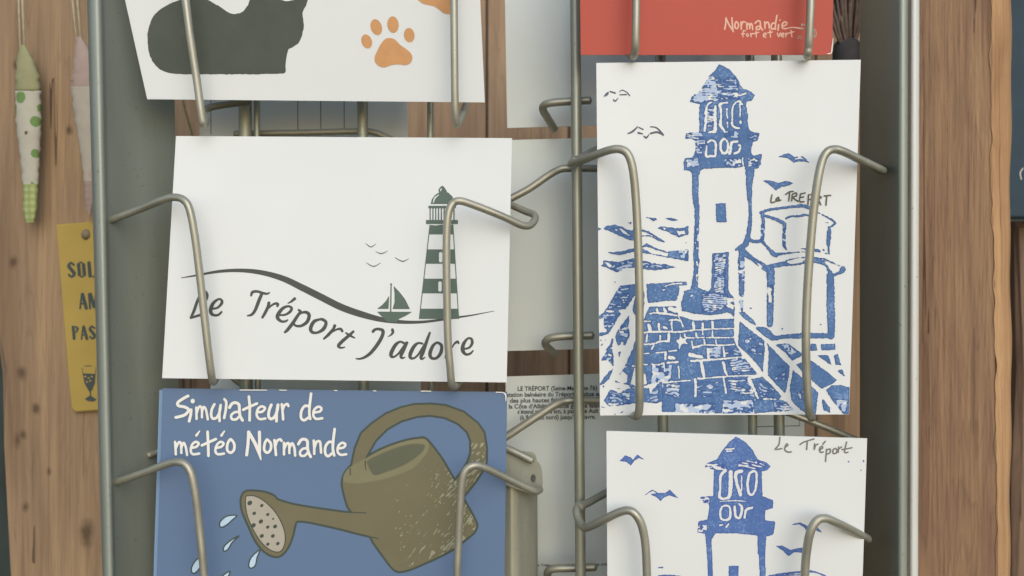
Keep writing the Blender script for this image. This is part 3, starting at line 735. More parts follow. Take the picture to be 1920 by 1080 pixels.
W3([(475, 508), (482, 640), (485, 778)], 31); W3([(412, 660), (490, 625), (568, 590)], 30)
W3([(665, 500, 16), (632, 548, 30)], 28); W3([(568, 690), (630, 675), (655, 638), (617, 622), (577, 662), (563, 725), (592, 760), (660, 753)], 28)
k.stroke([(740, 595, 30), (775, 645, 30), (772, 710, 30), (735, 743, 30), (698, 715, 30), (698, 650, 30), (718, 608, 30)], C3, closed=True)
W3([(937, 512), (930, 640), (915, 768)], 34); W3([(937, 512), (1000, 620), (1050, 730), (1075, 820, 16)], 38); W3([(1058, 512), (1060, 620), (1058, 740)], 36)
k.stroke([(1150, 597, 30), (1188, 645, 30), (1183, 710, 30), (1146, 743, 30), (1112, 710, 30), (1117, 645, 30), (1133, 608, 30)], C3, closed=True)
W3([(1227, 602), (1237, 690), (1245, 768)], 30); W3([(1237, 672), (1257, 612), (1290, 592), (1308, 610)], 29)
W3([(1335, 632), (1335, 690), (1335, 762)], 28); W3([(1335, 705), (1365, 642), (1390, 645), (1395, 748)], 27); W3([(1395, 695), (1425, 637), (1452, 690), (1460, 775)], 28)
W3([(1497, 645), (1530, 598), (1570, 592), (1598, 617), (1600, 690), (1615, 750), (1635, 788)], 33); W3([(1600, 695), (1552, 697), (1517, 732), (1524, 774), (1567, 776), (1605, 738)], 28)
W3([(1670, 607), (1675, 690), (1675, 755)], 29); W3([(1675, 695), (1702, 622), (1738, 618), (1748, 680), (1752, 742)], 28)
W3([(1245, 478), (1230, 600), (1225, 700), (1240, 773)], 31, C4); W3([(1225, 628), (1182, 622), (1143, 672), (1139, 748), (1170, 782), (1217, 748)], 30, C4)
W3([(1285, 695), (1345, 684), (1365, 648), (1327, 632), (1287, 668), (1278, 730), (1312, 766), (1375, 760)], 28, C4)
si.ink(k, M_cream, 'lettering', label='white handwriting reading Simulateur de météo Normande')
for x0, x1, y in ((450, 500, 731.2), (524, 537, 731.4), (627, 632, 732), (700, 705, 732.6), (790, 808, 733.3), (930, 942, 735.4)):   # scuffs on the top edge
    k = Ink(x0-6, y-5, x1+6, y+6, .6).stroke([(x0, y), (x1, y+.3)], w=1.8); si.ink(k, M_cream, 'scuff'); si.lv -= 1
k = Ink(936, 730, 956, 758, .6).stroke([(943, 736.3, 1.5), (948, 740, 2.6), (948.6, 752, 1.2)]); si.ink(k, M_cream, 'scuffed_corner')

# --- red
rd = Card([(1085, -300), (1569, -300), (1560, 103), (1089, 103)], .0005, .009, 'red postcard with pale handwritten words in its lower corner', GC, M_red, bow=-.001)
N5 = (1340, 10, 8)
k = Ink(1350, 20, 1562, 103, .6)
def R(p, w=24): k.stroke([(q[0], q[1], w) for q in p], N5)
for p in ([(170, 190), (165, 280), (150, 358)], [(170, 190), (215, 290), (280, 392)], [(258, 187), (265, 280), (272, 378)], [(395, 250), (400, 358)], [(400, 300), (425, 248), (455, 252)],
          [(480, 265), (485, 358)], [(485, 305), (508, 272), (525, 300), (525, 350)], [(525, 305), (550, 272), (565, 310), (570, 362)], [(605, 270), (640, 237), (680, 242), (690, 320), (720, 372)], [(690, 312), (632, 322), (627, 358), (665, 362), (690, 330)],
          [(750, 248), (755, 345)], [(755, 292), (785, 252), (810, 270), (820, 340)], [(935, 152), (915, 260), (910, 360)], [(912, 272), (870, 268), (847, 310), (862, 358), (905, 340)], [(960, 292), (950, 372)],
          [(1015, 312), (1072, 294), (1078, 258), (1042, 252), (1012, 290), (1018, 340), (1070, 350)]): R(p)
k.ell(980, 221, 14, 11, N5).stroke([(330, 247, 24), (358, 290, 24), (345, 343, 24), (312, 343, 24), (302, 300, 24), (315, 257, 24)], N5, closed=True)
k.stroke([(1060, 352, 16), (1150, 332, 18), (1240, 338, 22), (1310, 350, 26)], N5)
for p in ([(460, 385), (432, 380), (422, 430), (425, 473)], [(402, 430), (450, 425)], [(540, 420), (545, 473)], [(545, 447), (565, 422), (580, 427)], [(620, 387), (625, 478)], [(592, 425), (662, 406)], [(730, 452), (770, 441), (765, 417), (737, 427), (732, 470), (770, 479)],
          [(830, 372), (838, 478)], [(797, 411), (868, 400)], [(940, 415), (960, 470), (985, 415)], [(1000, 452), (1035, 441), (1030, 417), (1002, 430), (1002, 465), (1035, 474)], [(1065, 417), (1068, 473)], [(1068, 447), (1095, 417)], [(1145, 377), (1158, 473)], [(1112, 416), (1188, 396)]): R(p, 18)
k.stroke([(490, 425, 17), (508, 445, 17), (492, 470, 17), (475, 448, 17)], N5, closed=True)
rd.ink(k, M_pink, 'lettering', label='pale handwriting reading Normandie fort et vert')
k = Ink(1485, 35, 1545, 80, .5)
k.ell(1312, 292, 18, 22, N5).ell(1350, 292, 10, 10, N5).stroke([(1300, 350, 26), (1330, 350, 16)], N5)
for t in np.linspace(-.75, .75, 9): k.ell(1440+85*math.cos(t), 420+95*math.sin(t), 9, 7, N5); k.ell(1430+72*math.cos(t), 420+80*math.sin(t), 6, 8, N5)
for x, y in ((1255, 470), (1280, 462), (1305, 470), (1250, 495), (1275, 492), (1300, 500)): k.stroke([(x-10, y, 9), (x+8, y+2, 9)], N5)
rd.ink(k, M_rose, 'doodle_print')
k = Ink(1520, 70, 1566, 104, .6)
k.stroke([(1562, 72, 1.2), (1560.4, 88, 2.2), (1558.5, 99, 2.2), (1551, 101, 1.2)])
rd.ink(k, M_cream, 'scuffed_edge')

# --- blue lighthouse print
lh = Card([(1118, 118), (1614, 112), (1592, 777), (1125, 779)], .007, .010, 'tall white postcard with a blue block print of a lighthouse and jetty', GC, M_white, bow=-.003)
zA, zB, zC, zD, zE, zF, zG, zH = (1260, 110, 8), (1260, 230, 8), (1110, 390, 8), (1260, 460, 8), (1110, 520, 8), (1110, 650, 8), (1330, 580, 5.268), (1380, 330, 5.4)
R3, R8 = (960, 0, 4), (1440, 270, 4)
def stamp(k, dx=0, dy=0, s=1): pass
k = Ink(1116, 112, 1614, 779, .9)
P, St = k.poly, k.stroke
P([(710, 80), (760, 105), (840, 145), (890, 190), (980, 300), (1060, 455), (1150, 475), (1255, 545), (1190, 630), (1110, 640), (1000, 645), (440, 640), (425, 680), (350, 665), (265, 650), (290, 575), (360, 525), (430, 480), (490, 370), (560, 250), (640, 175), (665, 150), (690, 100)], zA)
P([(440, 620), (1110, 620), (1115, 720), (1140, 850), (1135, 1040), (1150, 1080), (420, 1080), (405, 900), (412, 720)], zA)
P([(420, 0), (1140, 0), (1150, 100), (1200, 135), (1310, 155), (1290, 270), (1210, 285), (1190, 400), (1190, 470), (1220, 492), (1290, 487), (1350, 460), (1330, 620), (1300, 680), (1210, 700), (1195, 760), (1190, 800), (1110, 800), (1100, 700), (1060, 660), (1010, 675), (700, 680), (480, 690), (430, 710), (410, 780), (310, 790), (305, 760), (260, 720), (180, 710), (175, 590), (190, 530), (310, 520), (350, 430), (355, 270), (290, 235), (200, 240), (215, 155), (410, 140)], zB)
sub = dict(sub=True)
k.hatch([(480, 270), (640, 270), (700, 620), (330, 640), (300, 590), (470, 440)], zA, 4.6, .75, 0.02, 1.4, 31, .25)
k.hatch([(640, 290), (960, 300), (1010, 600), (640, 600)], zA, 4.4, .5, .05, 2.2, 32, .42)
k.speck([(300, 560), (480, 500), (620, 620), (430, 660)], zA, 9, 6, .42, 33)
for p in ([(600, 650, 28), (545, 680, 30), (520, 740, 36), (510, 820, 50)], [(510, 860, 36), (505, 960, 40), (490, 1080, 40)], [(655, 710, 40), (645, 850, 44), (650, 1000, 50), (645, 1090, 50)], [(835, 660, 30), (760, 665, 34), (710, 700, 36), (735, 760, 34), (735, 900, 34), (730, 1000, 50), (780, 1070, 34)],
          [(825, 740, 22), (825, 830, 26), (835, 890, 20)], [(832, 950, 24), (835, 1020, 22)], [(1050, 680, 30), (1010, 640, 34), (950, 660, 28), (910, 740, 26), (905, 900, 26), (905, 990, 34), (950, 1030, 38), (1010, 1040, 28)], [(1020, 690, 26), (1025, 780, 20), (1020, 880, 18)], [(1030, 940, 32), (1028, 960, 32)],
          [(1110, 520, 20), (1050, 540, 24), (940, 555, 22)]): St(p, zA, sub=True)
k.hatch([(520, 760), (620, 740), (640, 1000), (520, 1020)], zA, 6, .6, .2, 2, 35, .3)
for p in ([(660, 60, 40), (620, 130, 40), (545, 145, 24)], [(540, 290, 28), (600, 262, 28), (655, 300, 34), (655, 400, 36), (650, 490, 38), (580, 500, 36), (520, 500, 36), (515, 420, 34), (522, 350, 24)], [(765, 250, 36), (735, 290, 34), (730, 380, 36), (760, 450, 40), (820, 440, 40), (840, 340, 36), (820, 270, 30), (780, 240, 30)],
          [(870, 460, 44), (885, 380, 40), (900, 300, 40), (980, 280, 36)], [(1010, 340, 34), (1030, 370, 30), (1000, 430, 34), (940, 460, 28)], [(1065, 520, 16), (1060, 590, 20), (1085, 690, 20)]): St(p, zB, sub=True)
k.hatch([(210, 160), (420, 145), (500, 240), (420, 520), (360, 430), (370, 250), (230, 230)], zB, 4.6, .6, .1, 2, 36, .35)
k.hatch([(225, 560), (400, 540), (400, 640), (230, 660)], zB, 6, .85, -.15, 1.5, 37, .1)
k.speck([(780, 540), (1040, 540), (1030, 650), (800, 640)], zB, 7, 3.5, .56, 38); k.speck([(1130, 180), (1290, 180), (1280, 260), (1130, 250)], zB, 6, 3, .58, 39); k.speck([(1140, 540), (1300, 540), (1280, 650), (1150, 650)], zB, 6, 3, .58, 40); k.speck([(780, 130), (1000, 130), (1000, 230), (780, 200)], zB, 6, 4, .58, 41)
# tower
St([(1304, 322, 13), (1304, 365, 12), (1307, 400, 9), (1306, 440, 9), (1305, 480, 10), (1306, 490, 11), (1305, 505, 9), (1303, 530, 11), (1302, 548, 16)])
St([(1408, 322, 14), (1405, 345, 12), (1406, 375, 8), (1407, 395, 6), (1406, 420, 8), (1403, 440, 9), (1398, 455, 10)])
P([(1342, 381.5), (1361, 381), (1362, 416), (1357, 417.5), (1343, 416)])
P([(180, 690), (270, 660), (310, 600), (380, 600), (400, 640), (540, 690), (590, 640), (605, 120), (850, 100), (845, 500), (840, 640), (870, 720), (925, 770), (930, 850), (945, 960), (930, 1080), (880, 1020), (820, 1010), (680, 1040), (500, 1045), (300, 1020), (150, 980), (135, 870), (180, 720)], zD)
k.hatch([(640, 150), (810, 140), (780, 400), (770, 720), (640, 700)], zD, 3.6, .55, -.25, 1.6, 51, .2)
k.hatch([(450, 720), (830, 740), (830, 900), (600, 1000), (460, 1000)], zD, 3.9, .55, .03, 1.6, 52, .2)
P([(820, 790), (925, 790), (935, 840), (860, 860), (930, 900), (920, 960), (830, 920)], zD, sub=True); P([(870, 855), (930, 840), (935, 890)], zD)
for p in ([(375, 250, 30), (380, 300, 20)], [(372, 440, 18), (378, 470, 18)], [(372, 500, 16), (378, 530, 18)], [(300, 755, 22), (285, 765, 14)]): St(p, zD, sub=True)
k.speck([(1550, 280), (1600, 280), (1595, 620), (1550, 620)], zC, 4, 5, .64, 53)
# sea
P([(170, 310), (220, 265), (350, 250), (450, 280), (520, 320), (590, 335), (720, 310), (850, 350), (960, 420), (1050, 470), (1125, 530), (1000, 490), (880, 430), (780, 420), (600, 490), (560, 480), (400, 410), (250, 345)], zC)
P([(720, 350), (800, 360), (950, 440), (850, 405), (720, 420)], zC, **sub); P([(410, 310), (450, 315), (530, 375), (580, 420), (480, 385)], zC, **sub); P([(310, 305), (390, 320), (380, 345)], zC, **sub)
P([(985, 305), (1040, 275), (1250, 300), (1380, 290), (1448, 260), (1448, 400), (1300, 440), (1120, 350)], zC); P([(1270, 345), (1390, 340), (1395, 385), (1300, 405)], zC, **sub); P([(1055, 280), (1110, 300), (1085, 330)], zC, **sub)
P([(225, 660), (300, 660), (430, 650), (600, 610), (700, 600), (820, 530), (960, 600), (1130, 655), (1448, 620), (1445, 800), (1130, 740), (750, 670), (620, 660), (480, 690), (400, 705), (290, 690)], zC); P([(740, 600), (820, 575), (1000, 640), (1145, 680), (1130, 725), (900, 680)], zC, **sub); k.speck([(1300, 640), (1445, 630), (1440, 790), (1340, 740)], zC, 7, 8, .5, 54)
P([(165, 785), (280, 795), (400, 810), (520, 780), (610, 755), (780, 790), (980, 835), (1100, 840), (1270, 890), (1100, 915), (920, 935), (780, 915), (600, 890), (470, 910), (440, 940), (370, 965), (300, 930), (240, 900), (120, 860), (170, 840)], zC)
P([(190, 810), (250, 820), (300, 860), (270, 900), (220, 850)], zC, **sub); k.hatch([(290, 850), (600, 790), (600, 870), (420, 940), (300, 920)], zC, 5, .55, -.2, 2, 55, .35); k.hatch([(720, 810), (1100, 850), (1080, 900), (740, 880)], zC, 5, .4, .12, 2, 56, .5)
for p in ([(60, 270), (80, 275), (135, 315), (80, 345), (60, 350)], [(800, 140), (880, 145), (960, 155), (980, 175), (930, 200), (880, 165)], [(1080, 150), (1190, 145), (1300, 180), (1200, 195)], [(530, 210), (600, 215), (580, 250)], [(1395, 525), (1448, 508), (1440, 522)]): P(p, zC)
# hut and low house
for p in ([(245, 375, 26), (320, 345, 28), (480, 322, 26), (600, 308, 30), (680, 302, 36), (760, 330, 30)], [(760, 335, 18), (835, 370, 10), (920, 415, 12), (1000, 465, 22), (992, 490, 22), (955, 515, 18)], [(945, 520, 28), (940, 600, 44), (935, 690, 40)], [(938, 700, 20), (940, 790, 10)], [(900, 780, 8), (945, 790, 14)], [(895, 468, 6), (930, 475, 8)],
          [(270, 380, 44), (275, 450, 36), (272, 540, 38), (265, 640, 40)], [(290, 400, 26), (380, 430, 30), (450, 460, 38), (490, 490, 40), (487, 560, 30), (487, 640, 30), (490, 710, 34), (515, 748, 12)], [(505, 430, 16), (560, 408, 18), (640, 405, 20), (700, 392, 24), (750, 405, 22)],
          [(265, 660, 36), (310, 710, 28), (390, 795, 46), (430, 792, 34), (500, 782, 22), (620, 772, 9), (710, 768, 8)], [(660, 735, 10), (720, 740, 22), (830, 757, 34), (848, 765, 24)], [(885, 747, 24), (887, 748, 24)],
          [(130, 640, 46), (170, 660, 36), (230, 660, 36), (265, 640, 36)], [(0, 745, 20), (60, 710, 46), (110, 690, 46)], [(60, 745, 70), (100, 790, 60), (170, 840, 46), (240, 890, 56), (310, 935, 66), (350, 940, 66)],
          [(330, 925, 46), (420, 900, 50), (500, 888, 50), (600, 890, 30), (700, 872, 34), (790, 852, 50), (860, 868, 50), (925, 905, 40), (945, 960, 40), (985, 1000, 26), (1080, 965, 44)], [(500, 858, 10), (640, 828, 9), (790, 825, 10), (890, 840, 14), (960, 870, 14), (1050, 910, 10)], [(1082, 945, 60), (1084, 946, 60)],
          [(50, 850, 64), (55, 950, 62), (60, 1080, 60)], [(352, 960, 80), (355, 1090, 75)], [(955, 1010, 74), (957, 1090, 76)]): St(p, zH)
k.speck([(20, 860), (90, 860), (90, 1080), (30, 1080)], zH, 4, 5, .5, 57); P([(510, 865), (600, 840), (690, 838), (680, 870), (580, 890), (520, 885)], zH, **sub); P([(880, 862), (950, 880), (1000, 915), (1050, 925), (1040, 965), (990, 985), (960, 960), (930, 905)], zH, **sub); St([(965, 962, 14), (968, 965, 14)], zH)
P([(190, 860), (230, 880), (280, 925), (250, 925)], zH, **sub); k.speck([(470, 520), (510, 520), (510, 700), (460, 690)], zH, 5, 4, .55, 58); k.speck([(255, 490), (295, 490), (290, 650), (250, 650)], zH, 5, 5, .6, 59); St([(335, 385, 30), (420, 405, 24), (500, 400, 10)], zH, sub=True)
for p in ([(1045, 100, 100), (1045, 250, 90), (1045, 400, 80), (1045, 550, 80), (1045, 700, 80), (1040, 850, 60), (1050, 985, 26)], [(1480, 400, 120), (1480, 600, 105), (1475, 800, 105), (1475, 1090, 100)]): St(p, zD)
k.speck([(1000, 240), (1095, 240), (1095, 520), (1000, 520)], zD, 6, 6, .47, 60); k.speck([(1010, 740), (1090, 740), (1080, 960), (1000, 960)], zD, 6, 5, .42, 61); P([(1440, 620), (1490, 640), (1495, 860), (1450, 860)], zD, **sub); k.hatch([(1430, 600), (1500, 600), (1500, 760), (1430, 760)], zD, 5, .5, .5, 1, 62, .3)
for p in ([(600, 0, 68), (598, 148, 60)], [(1205, 0, 72), (1205, 150, 72), (1200, 260, 76)], [(480, 185, 34), (560, 225, 76), (630, 282, 54), (720, 272, 38), (900, 262, 54), (1050, 260, 56), (1215, 262, 48)]): St(p, zG)
St([(470, -12, 56), (470, 150, 60), (475, 290, 54), (472, 350, 50)], (1440, 540, 4))
# slabs of the jetty
for p in ([(295, 30), (350, 25), (440, 110), (460, 160), (400, 130), (330, 80)], [(300, 120), (400, 200), (545, 310), (545, 430), (530, 620), (420, 480), (285, 360), (290, 240)], [(570, 335), (700, 470), (795, 560), (790, 650), (750, 830), (640, 720), (580, 650), (585, 420)], [(650, 350), (770, 335), (920, 440), (900, 470), (820, 505), (760, 440)],
          [(860, 545), (930, 515), (1010, 505), (1265, 695), (1200, 745), (1110, 785), (940, 640)], [(825, 600), (940, 690), (1075, 820), (1050, 1040), (960, 1035), (900, 990), (810, 900), (795, 780)], [(1000, 335), (1050, 345), (1070, 405), (1000, 410)], [(1100, 345), (1240, 340), (1250, 400), (1105, 405)], [(1070, 455), (1170, 450), (1215, 560)], [(1230, 450), (1265, 440), (1300, 550), (1245, 550)], [(1265, 605), (1315, 590), (1338, 665)],
          [(1395, 775), (1300, 745), (1210, 750), (1150, 800), (1240, 930), (1340, 1050), (1395, 1050)], [(1110, 870), (1190, 970), (1195, 1020), (1130, 1000)], [(410, 690), (520, 665), (640, 770), (715, 860), (690, 890), (620, 895), (430, 890)], [(420, 900), (700, 890), (760, 915), (830, 980), (820, 1000), (540, 1018), (450, 1030)]): P(p, zG)
k.speck([(1250, 890), (1365, 900), (1340, 1020), (1270, 980)], zG, 9, 9, .36, 63, 6); k.hatch([(340, 250), (530, 330), (520, 450), (380, 420)], zG, 7, .35, .4, 3, 64, .5); k.hatch([(660, 580), (760, 560), (740, 700), (660, 690)], zG, 7, .35, -.5, 3, 65, .5); k.hatch([(870, 840), (960, 780), (960, 900), (900, 880)], zG, 5, .8, -.1, 2, 66, .2)
k.speck([(710, 350), (780, 345), (860, 420), (800, 450)], zG, 6, 6, .52, 67); k.hatch([(640, 920), (840, 960), (820, 1010), (660, 1000)], zG, 5, .65, .02, 1.5, 68, .2); k.hatch([(500, 700), (640, 790), (640, 880), (500, 860)], zG, 6, .35, .7, 3, 69, .5); St([(540, 885, 14), (650, 888, 12)], zG, sub=True)
# cobbles
path = [(1217, 575), (1268, 574), (1269, 582), (1272, 592), (1302, 601), (1330, 600), (1376, 597), (1377, 640), (1392, 667), (1421, 702), (1400, 708), (1415, 745), (1412, 775), (1345, 775), (1240, 772), (1244, 718), (1238, 716), (1184, 728), (1178, 722), (1152, 716), (1170, 690), (1186, 655), (1190, 640), (1203, 610)]
P(path)
for p in ([(870, 545, 20), (950, 530, 24), (1100, 545, 30), (1270, 570, 24)], [(1160, 645, 24), (1260, 635, 24), (1330, 655, 20)], [(790, 662, 22), (880, 658, 18)], [(750, 830, 26), (1000, 815, 28), (1300, 815, 26), (1500, 795, 24), (1700, 780, 22), (1920, 770, 22), (2130, 765, 22)], [(750, 1000, 26), (900, 1000, 24), (1030, 960, 26), (1150, 960, 28)], [(1390, 850, 26), (1430, 905, 24), (1680, 900, 20)], [(1720, 905, 18), (1920, 905, 20), (2130, 900, 20)],
          [(1200, 650, 22), (1195, 700, 26), (1205, 800, 24)], [(1300, 590, 16), (1340, 670, 26), (1365, 740, 16)], [(1520, 680, 40), (1530, 770, 46)], [(1665, 690, 30), (1660, 770, 34)], [(1810, 670, 40), (1805, 760, 40)], [(1805, 790, 16), (1812, 890, 22)], [(1660, 790, 20), (1665, 850, 24)], [(1560, 830, 30), (1568, 885, 36)], [(830, 850, 26), (815, 970, 26)], [(1025, 870, 26), (1022, 925, 24)], [(1150, 860, 44), (1150, 950, 50)], [(1500, 960, 24), (1515, 1070, 24)], [(1685, 940, 30), (1690, 1010, 30)], [(1860, 940, 24), (1870, 1010, 20)], [(930, 1000, 24), (895, 1080, 26)], [(1520, 1060, 20), (1680, 1015, 24), (1920, 1020, 20), (2130, 1005, 18)], [(855, 720, 50), (870, 780, 50)], [(1000, 700, 40), (1010, 780, 34)], [(1080, 750, 34), (1120, 760, 34)],
          [(975, 480, 40), (990, 520, 36)], [(1080, 470, 34), (1110, 520, 40)], [(1170, 470, 60), (1260, 500, 70)]): St(p, zE, sub=True)
P([(1320, 850), (1360, 920), (1430, 910), (1400, 960), (1440, 1000), (1360, 990), (1310, 1075), (1300, 1000), (1250, 945), (1305, 935)], zE, sub=True)
for p in ([(960, 92, 20), (1110, 80, 20)], [(900, 258, 26), (970, 270, 22), (1080, 245, 22)], [(1130, 240, 24), (1290, 230, 30)], [(750, 270, 18), (830, 265, 22)], [(750, 105, 18), (860, 100, 22)], [(1150, 65, 20), (1270, 55, 22)], [(1105, 90, 34), (1100, 190, 34)], [(1300, 290, 24), (1310, 470, 24)], [(1080, 250, 22), (1085, 370, 22)], [(1545, 490, 40), (1560, 600, 36), (1550, 740, 34)], [(1640, 240, 50), (1665, 360, 50), (1680, 470, 36)], [(1490, 215, 34), (1720, 200, 34), (1920, 185, 24), (2300, 150, 24)], [(1080, 540, 30), (1300, 520, 22), (1480, 505, 22)], [(1590, 475, 28), (1680, 475, 24), (1920, 455, 20), (2200, 440, 22), (2540, 430, 20)], [(1160, 160, 50), (1230, 170, 50)], [(1470, 120, 60), (1650, 160, 44)], [(1740, 40, 40), (1750, 170, 40)], [(1510, 10, 30), (1620, 0, 20)],
          [(435, 310, 26), (520, 300, 20)], [(610, 290, 20), (640, 290, 20)]): St(p, zF, sub=True)
P([(350, 500), (460, 365), (530, 420), (525, 540), (430, 550)], zF, **sub); P([(580, 560), (635, 320), (680, 330), (810, 420), (830, 550), (700, 600)], zF, **sub); k.speck([(905, 280), (1200, 270), (1180, 470), (1080, 560), (890, 560)], zF, 12, 9, .38, 71, 6)
for p in ([(140, 525, 26), (155, 600, 26), (175, 650, 20)], [(140, 680, 18), (168, 830, 18)], [(400, 690, 28), (440, 780, 26), (482, 880, 18)], [(140, 380, 18), (150, 460, 22)]): St(p, zG, sub=True)
k.hatch([(190, 500), (330, 480), (430, 600), (250, 640)], zG, 4.5, .5, -.12, 2.5, 72, .35); k.hatch([(180, 700), (400, 690), (440, 860), (230, 830)], zG, 5, .5, .1, 3, 73, .38); k.hatch([(0, 380), (110, 370), (110, 470), (0, 470)], zG, 4, .7, 0, 1.5, 74, .2); k.hatch([(170, 380), (300, 400), (310, 450), (170, 450)], zG, 5, .35, .1, 2, 75, .5)
k.speck([(140, 900), (430, 900), (440, 1040), (120, 1040)], zG, 14, 5, .42, 76, 6)
k.hatch([(1110, 560), (1310, 560), (1310, 760), (1110, 700)], zF, 7, .6, .2, 4, 77, .3); k.speck([(1250, 850), (1840, 850), (1840, 990), (1250, 990)], zF, 22, 5, .42, 78, 6); k.hatch([(1560, 560), (1900, 540), (1900, 760), (1600, 760)], zF, 9, .22, .0, 4, 79, .55)
# foreground left and the kerb
P([(270, 640), (300, 650), (400, 690), (560, 640), (620, 620), (850, 620), (870, 690), (990, 560), (1050, 510), (1070, 820), (960, 855), (800, 835), (600, 855), (420, 885), (260, 895), (180, 810)], zF)
k.hatch([(280, 700), (560, 690), (560, 840), (250, 880)], zF, 6, .5, .15, 3, 80, .4); k.hatch([(860, 700), (1000, 600), (980, 820), (860, 820)], zF, 8, .45, -.4, 3, 81, .3); St([(250, 860, 20), (330, 870, 22), (390, 850, 16)], zF, sub=True)
for p in ([(150, 908, 14), (185, 912, 14)], [(435, 985, 16), (465, 972, 14)], [(345, 1015, 10), (350, 1012, 10)], [(380, 630, 8), (430, 625, 12)], [(470, 655, 8), (555, 635, 8)], [(165, 590, 14), (175, 600, 14)], [(1100, 848, 14), (1105, 850, 14)]): St(p, zF)
P([(1160, 850), (1225, 840), (1215, 980), (1170, 985)], zF)
P([(420, 125), (625, 105), (680, 100), (680, 250), (625, 290), (560, 400), (500, 475), (390, 490), (430, 545), (350, 680), (250, 850), (100, 890), (60, 880), (60, 620), (160, 540), (250, 420), (340, 260)], zE); P([(70, 640), (180, 600), (180, 760), (230, 790), (210, 825), (70, 830)], zE, **sub)
k.hatch([(430, 140), (560, 130), (520, 420), (260, 470), (260, 430)], zE, 5.2, .45, .0, 2.5, 82, .5); k.hatch([(150, 560), (380, 560), (330, 740), (180, 740)], zE, 5, .5, -.1, 2.5, 83, .42); St([(225, 510, 28), (320, 510, 28)], zE, sub=True)
P([(780, 200), (790, 260), (780, 440), (750, 510), (640, 560), (610, 490), (640, 300), (720, 250)], zE)
P([(820, 100), (1300, 65), (1420, 60), (1425, 110), (1310, 125), (1300, 260), (1265, 350), (1100, 355), (850, 385), (825, 300)], zE); St([(1070, 150, 10), (1180, 105, 18), (1350, 90, 22)], zE, sub=True); P([(1050, 180), (1100, 180), (1075, 210)], zE, **sub)
P([(555, 570), (560, 660), (545, 740), (565, 880), (500, 1020), (440, 1000), (390, 1030), (345, 880), (420, 740)], zE); k.hatch([(420, 740), (540, 740), (540, 890), (420, 880)], zE, 6, .7, -.2, 2.5, 84, .25); P([(430, 980), (470, 960), (470, 1030), (430, 1050)], zE, **sub)
for p in ([(240, 0), (300, 40), (325, 150), (320, 290), (240, 200), (130, 210), (200, 110)], [(320, 330), (260, 480), (180, 560), (100, 590), (180, 460), (280, 350)], [(390, 80), (440, 70), (410, 155)]): P(p, zF)
k.hatch([(180, 100), (300, 120), (300, 230), (180, 210)], zF, 6, .6, -.3, 3, 85, .3)
P([(300, 915), (325, 930), (300, 1050), (240, 1090), (200, 1090), (270, 1020)], zE); St([(130, 945, 8), (200, 940, 10)], zE); St([(120, 1050, 8), (155, 1000, 12)], zE); St([(345, 72, 16), (355, 72, 16)], zE)
# birds
P([(75, 95), (150, 68), (195, 95), (260, 92), (290, 115), (307, 140), (270, 130), (230, 130), (195, 142), (150, 105), (110, 100)], R8); St([(205, 112, 8), (240, 105, 10), (262, 110, 5)], R8, sub=True)
P([(1365, 870), (1470, 860), (1590, 905), (1730, 870), (1820, 905), (1740, 945), (1650, 960), (1555, 1015), (1470, 940)], zB)
for x, y in ((1467, 616.5), (1539, 608.5), (1408, 578), (1113, 500)): k.ell(x, y, 2, 1.6)
k.rough(.9, 3.2, 9)
k.clip([(1118.5, 119), (1613, 113), (1591.5, 776.5), (1125.5, 778)])
kw = Ink(1116, 112, 1614, 779, .9); kw.F = np.minimum(k.W, vnoise(k.X, k.Y, 9, 7, 99)*9-2.6); kw.rough(.8, 3, 17); kw.clip([(1118.5, 119), (1613, 113), (1591.5, 776.5), (1125.5, 778)]); lh.ink(kw, M_wash, 'ink_wash', label='thin pale blue ink in the gouged areas')
lh.ink(k, M_rim, 'lighthouse_print', label='blue block print of a lighthouse on a cobbled jetty')
k.F -= 1.4; k.rough(.8, 2.4, 15); lh.ink(k, M_lino, 'ink_film', label='paler mottled ink inside the print')
k = Ink(1130, 165, 1260, 265, .6)
for p in ([(690, 722, 4), (712, 705, 20), (725, 690, 4)], [(735, 685, 8), (775, 697, 10)], [(760, 745, 6), (775, 757, 10), (797, 735, 4)], [(805, 690, 4), (825, 675, 6), (860, 690, 6), (883, 716, 8)], [(810, 710, 8), (860, 708, 8)],
          [(870, 1000, 8), (905, 985, 14), (942, 950, 8)], [(952, 955, 8), (985, 970, 8)], [(948, 995, 14), (980, 1003, 8)], [(990, 1020, 8), (1008, 1032, 12), (1028, 1008, 6)], [(1040, 950, 8), (1080, 955, 8), (1110, 980, 10), (1135, 1012, 12)], [(1040, 1000, 12), (1090, 990, 14), (1130, 1008, 10)]): k.stroke(p, R3, n=4)
lh.ink(k, M_navy, 'gull_print')
k = Ink(1438, 350, 1565, 392, .5)
for p in ([(365, 190), (355, 265), (395, 260)], [(405, 245), (435, 235), (430, 215), (408, 230), (412, 252), (455, 243)], [(505, 185), (540, 160), (580, 155)], [(545, 165), (535, 250)], [(570, 185), (565, 250)], [(570, 185), (610, 170), (612, 200), (575, 215), (630, 255)], [(655, 180), (645, 255), (690, 258)], [(655, 182), (700, 170)], [(650, 215), (685, 212)], [(735, 190), (730, 290)], [(735, 190), (775, 190), (770, 225), (735, 240)], [(800, 205), (820, 235), (800, 265), (785, 235), (800, 205)], [(835, 200), (830, 290)], [(835, 200), (865, 215), (840, 240), (860, 290)], [(895, 200), (960, 195)], [(920, 205), (912, 295)]): k.stroke(p, zH, w=14, n=4)
lh.ink(k, M_pen, 'lettering', label='pen lettering reading Le TREPORT')

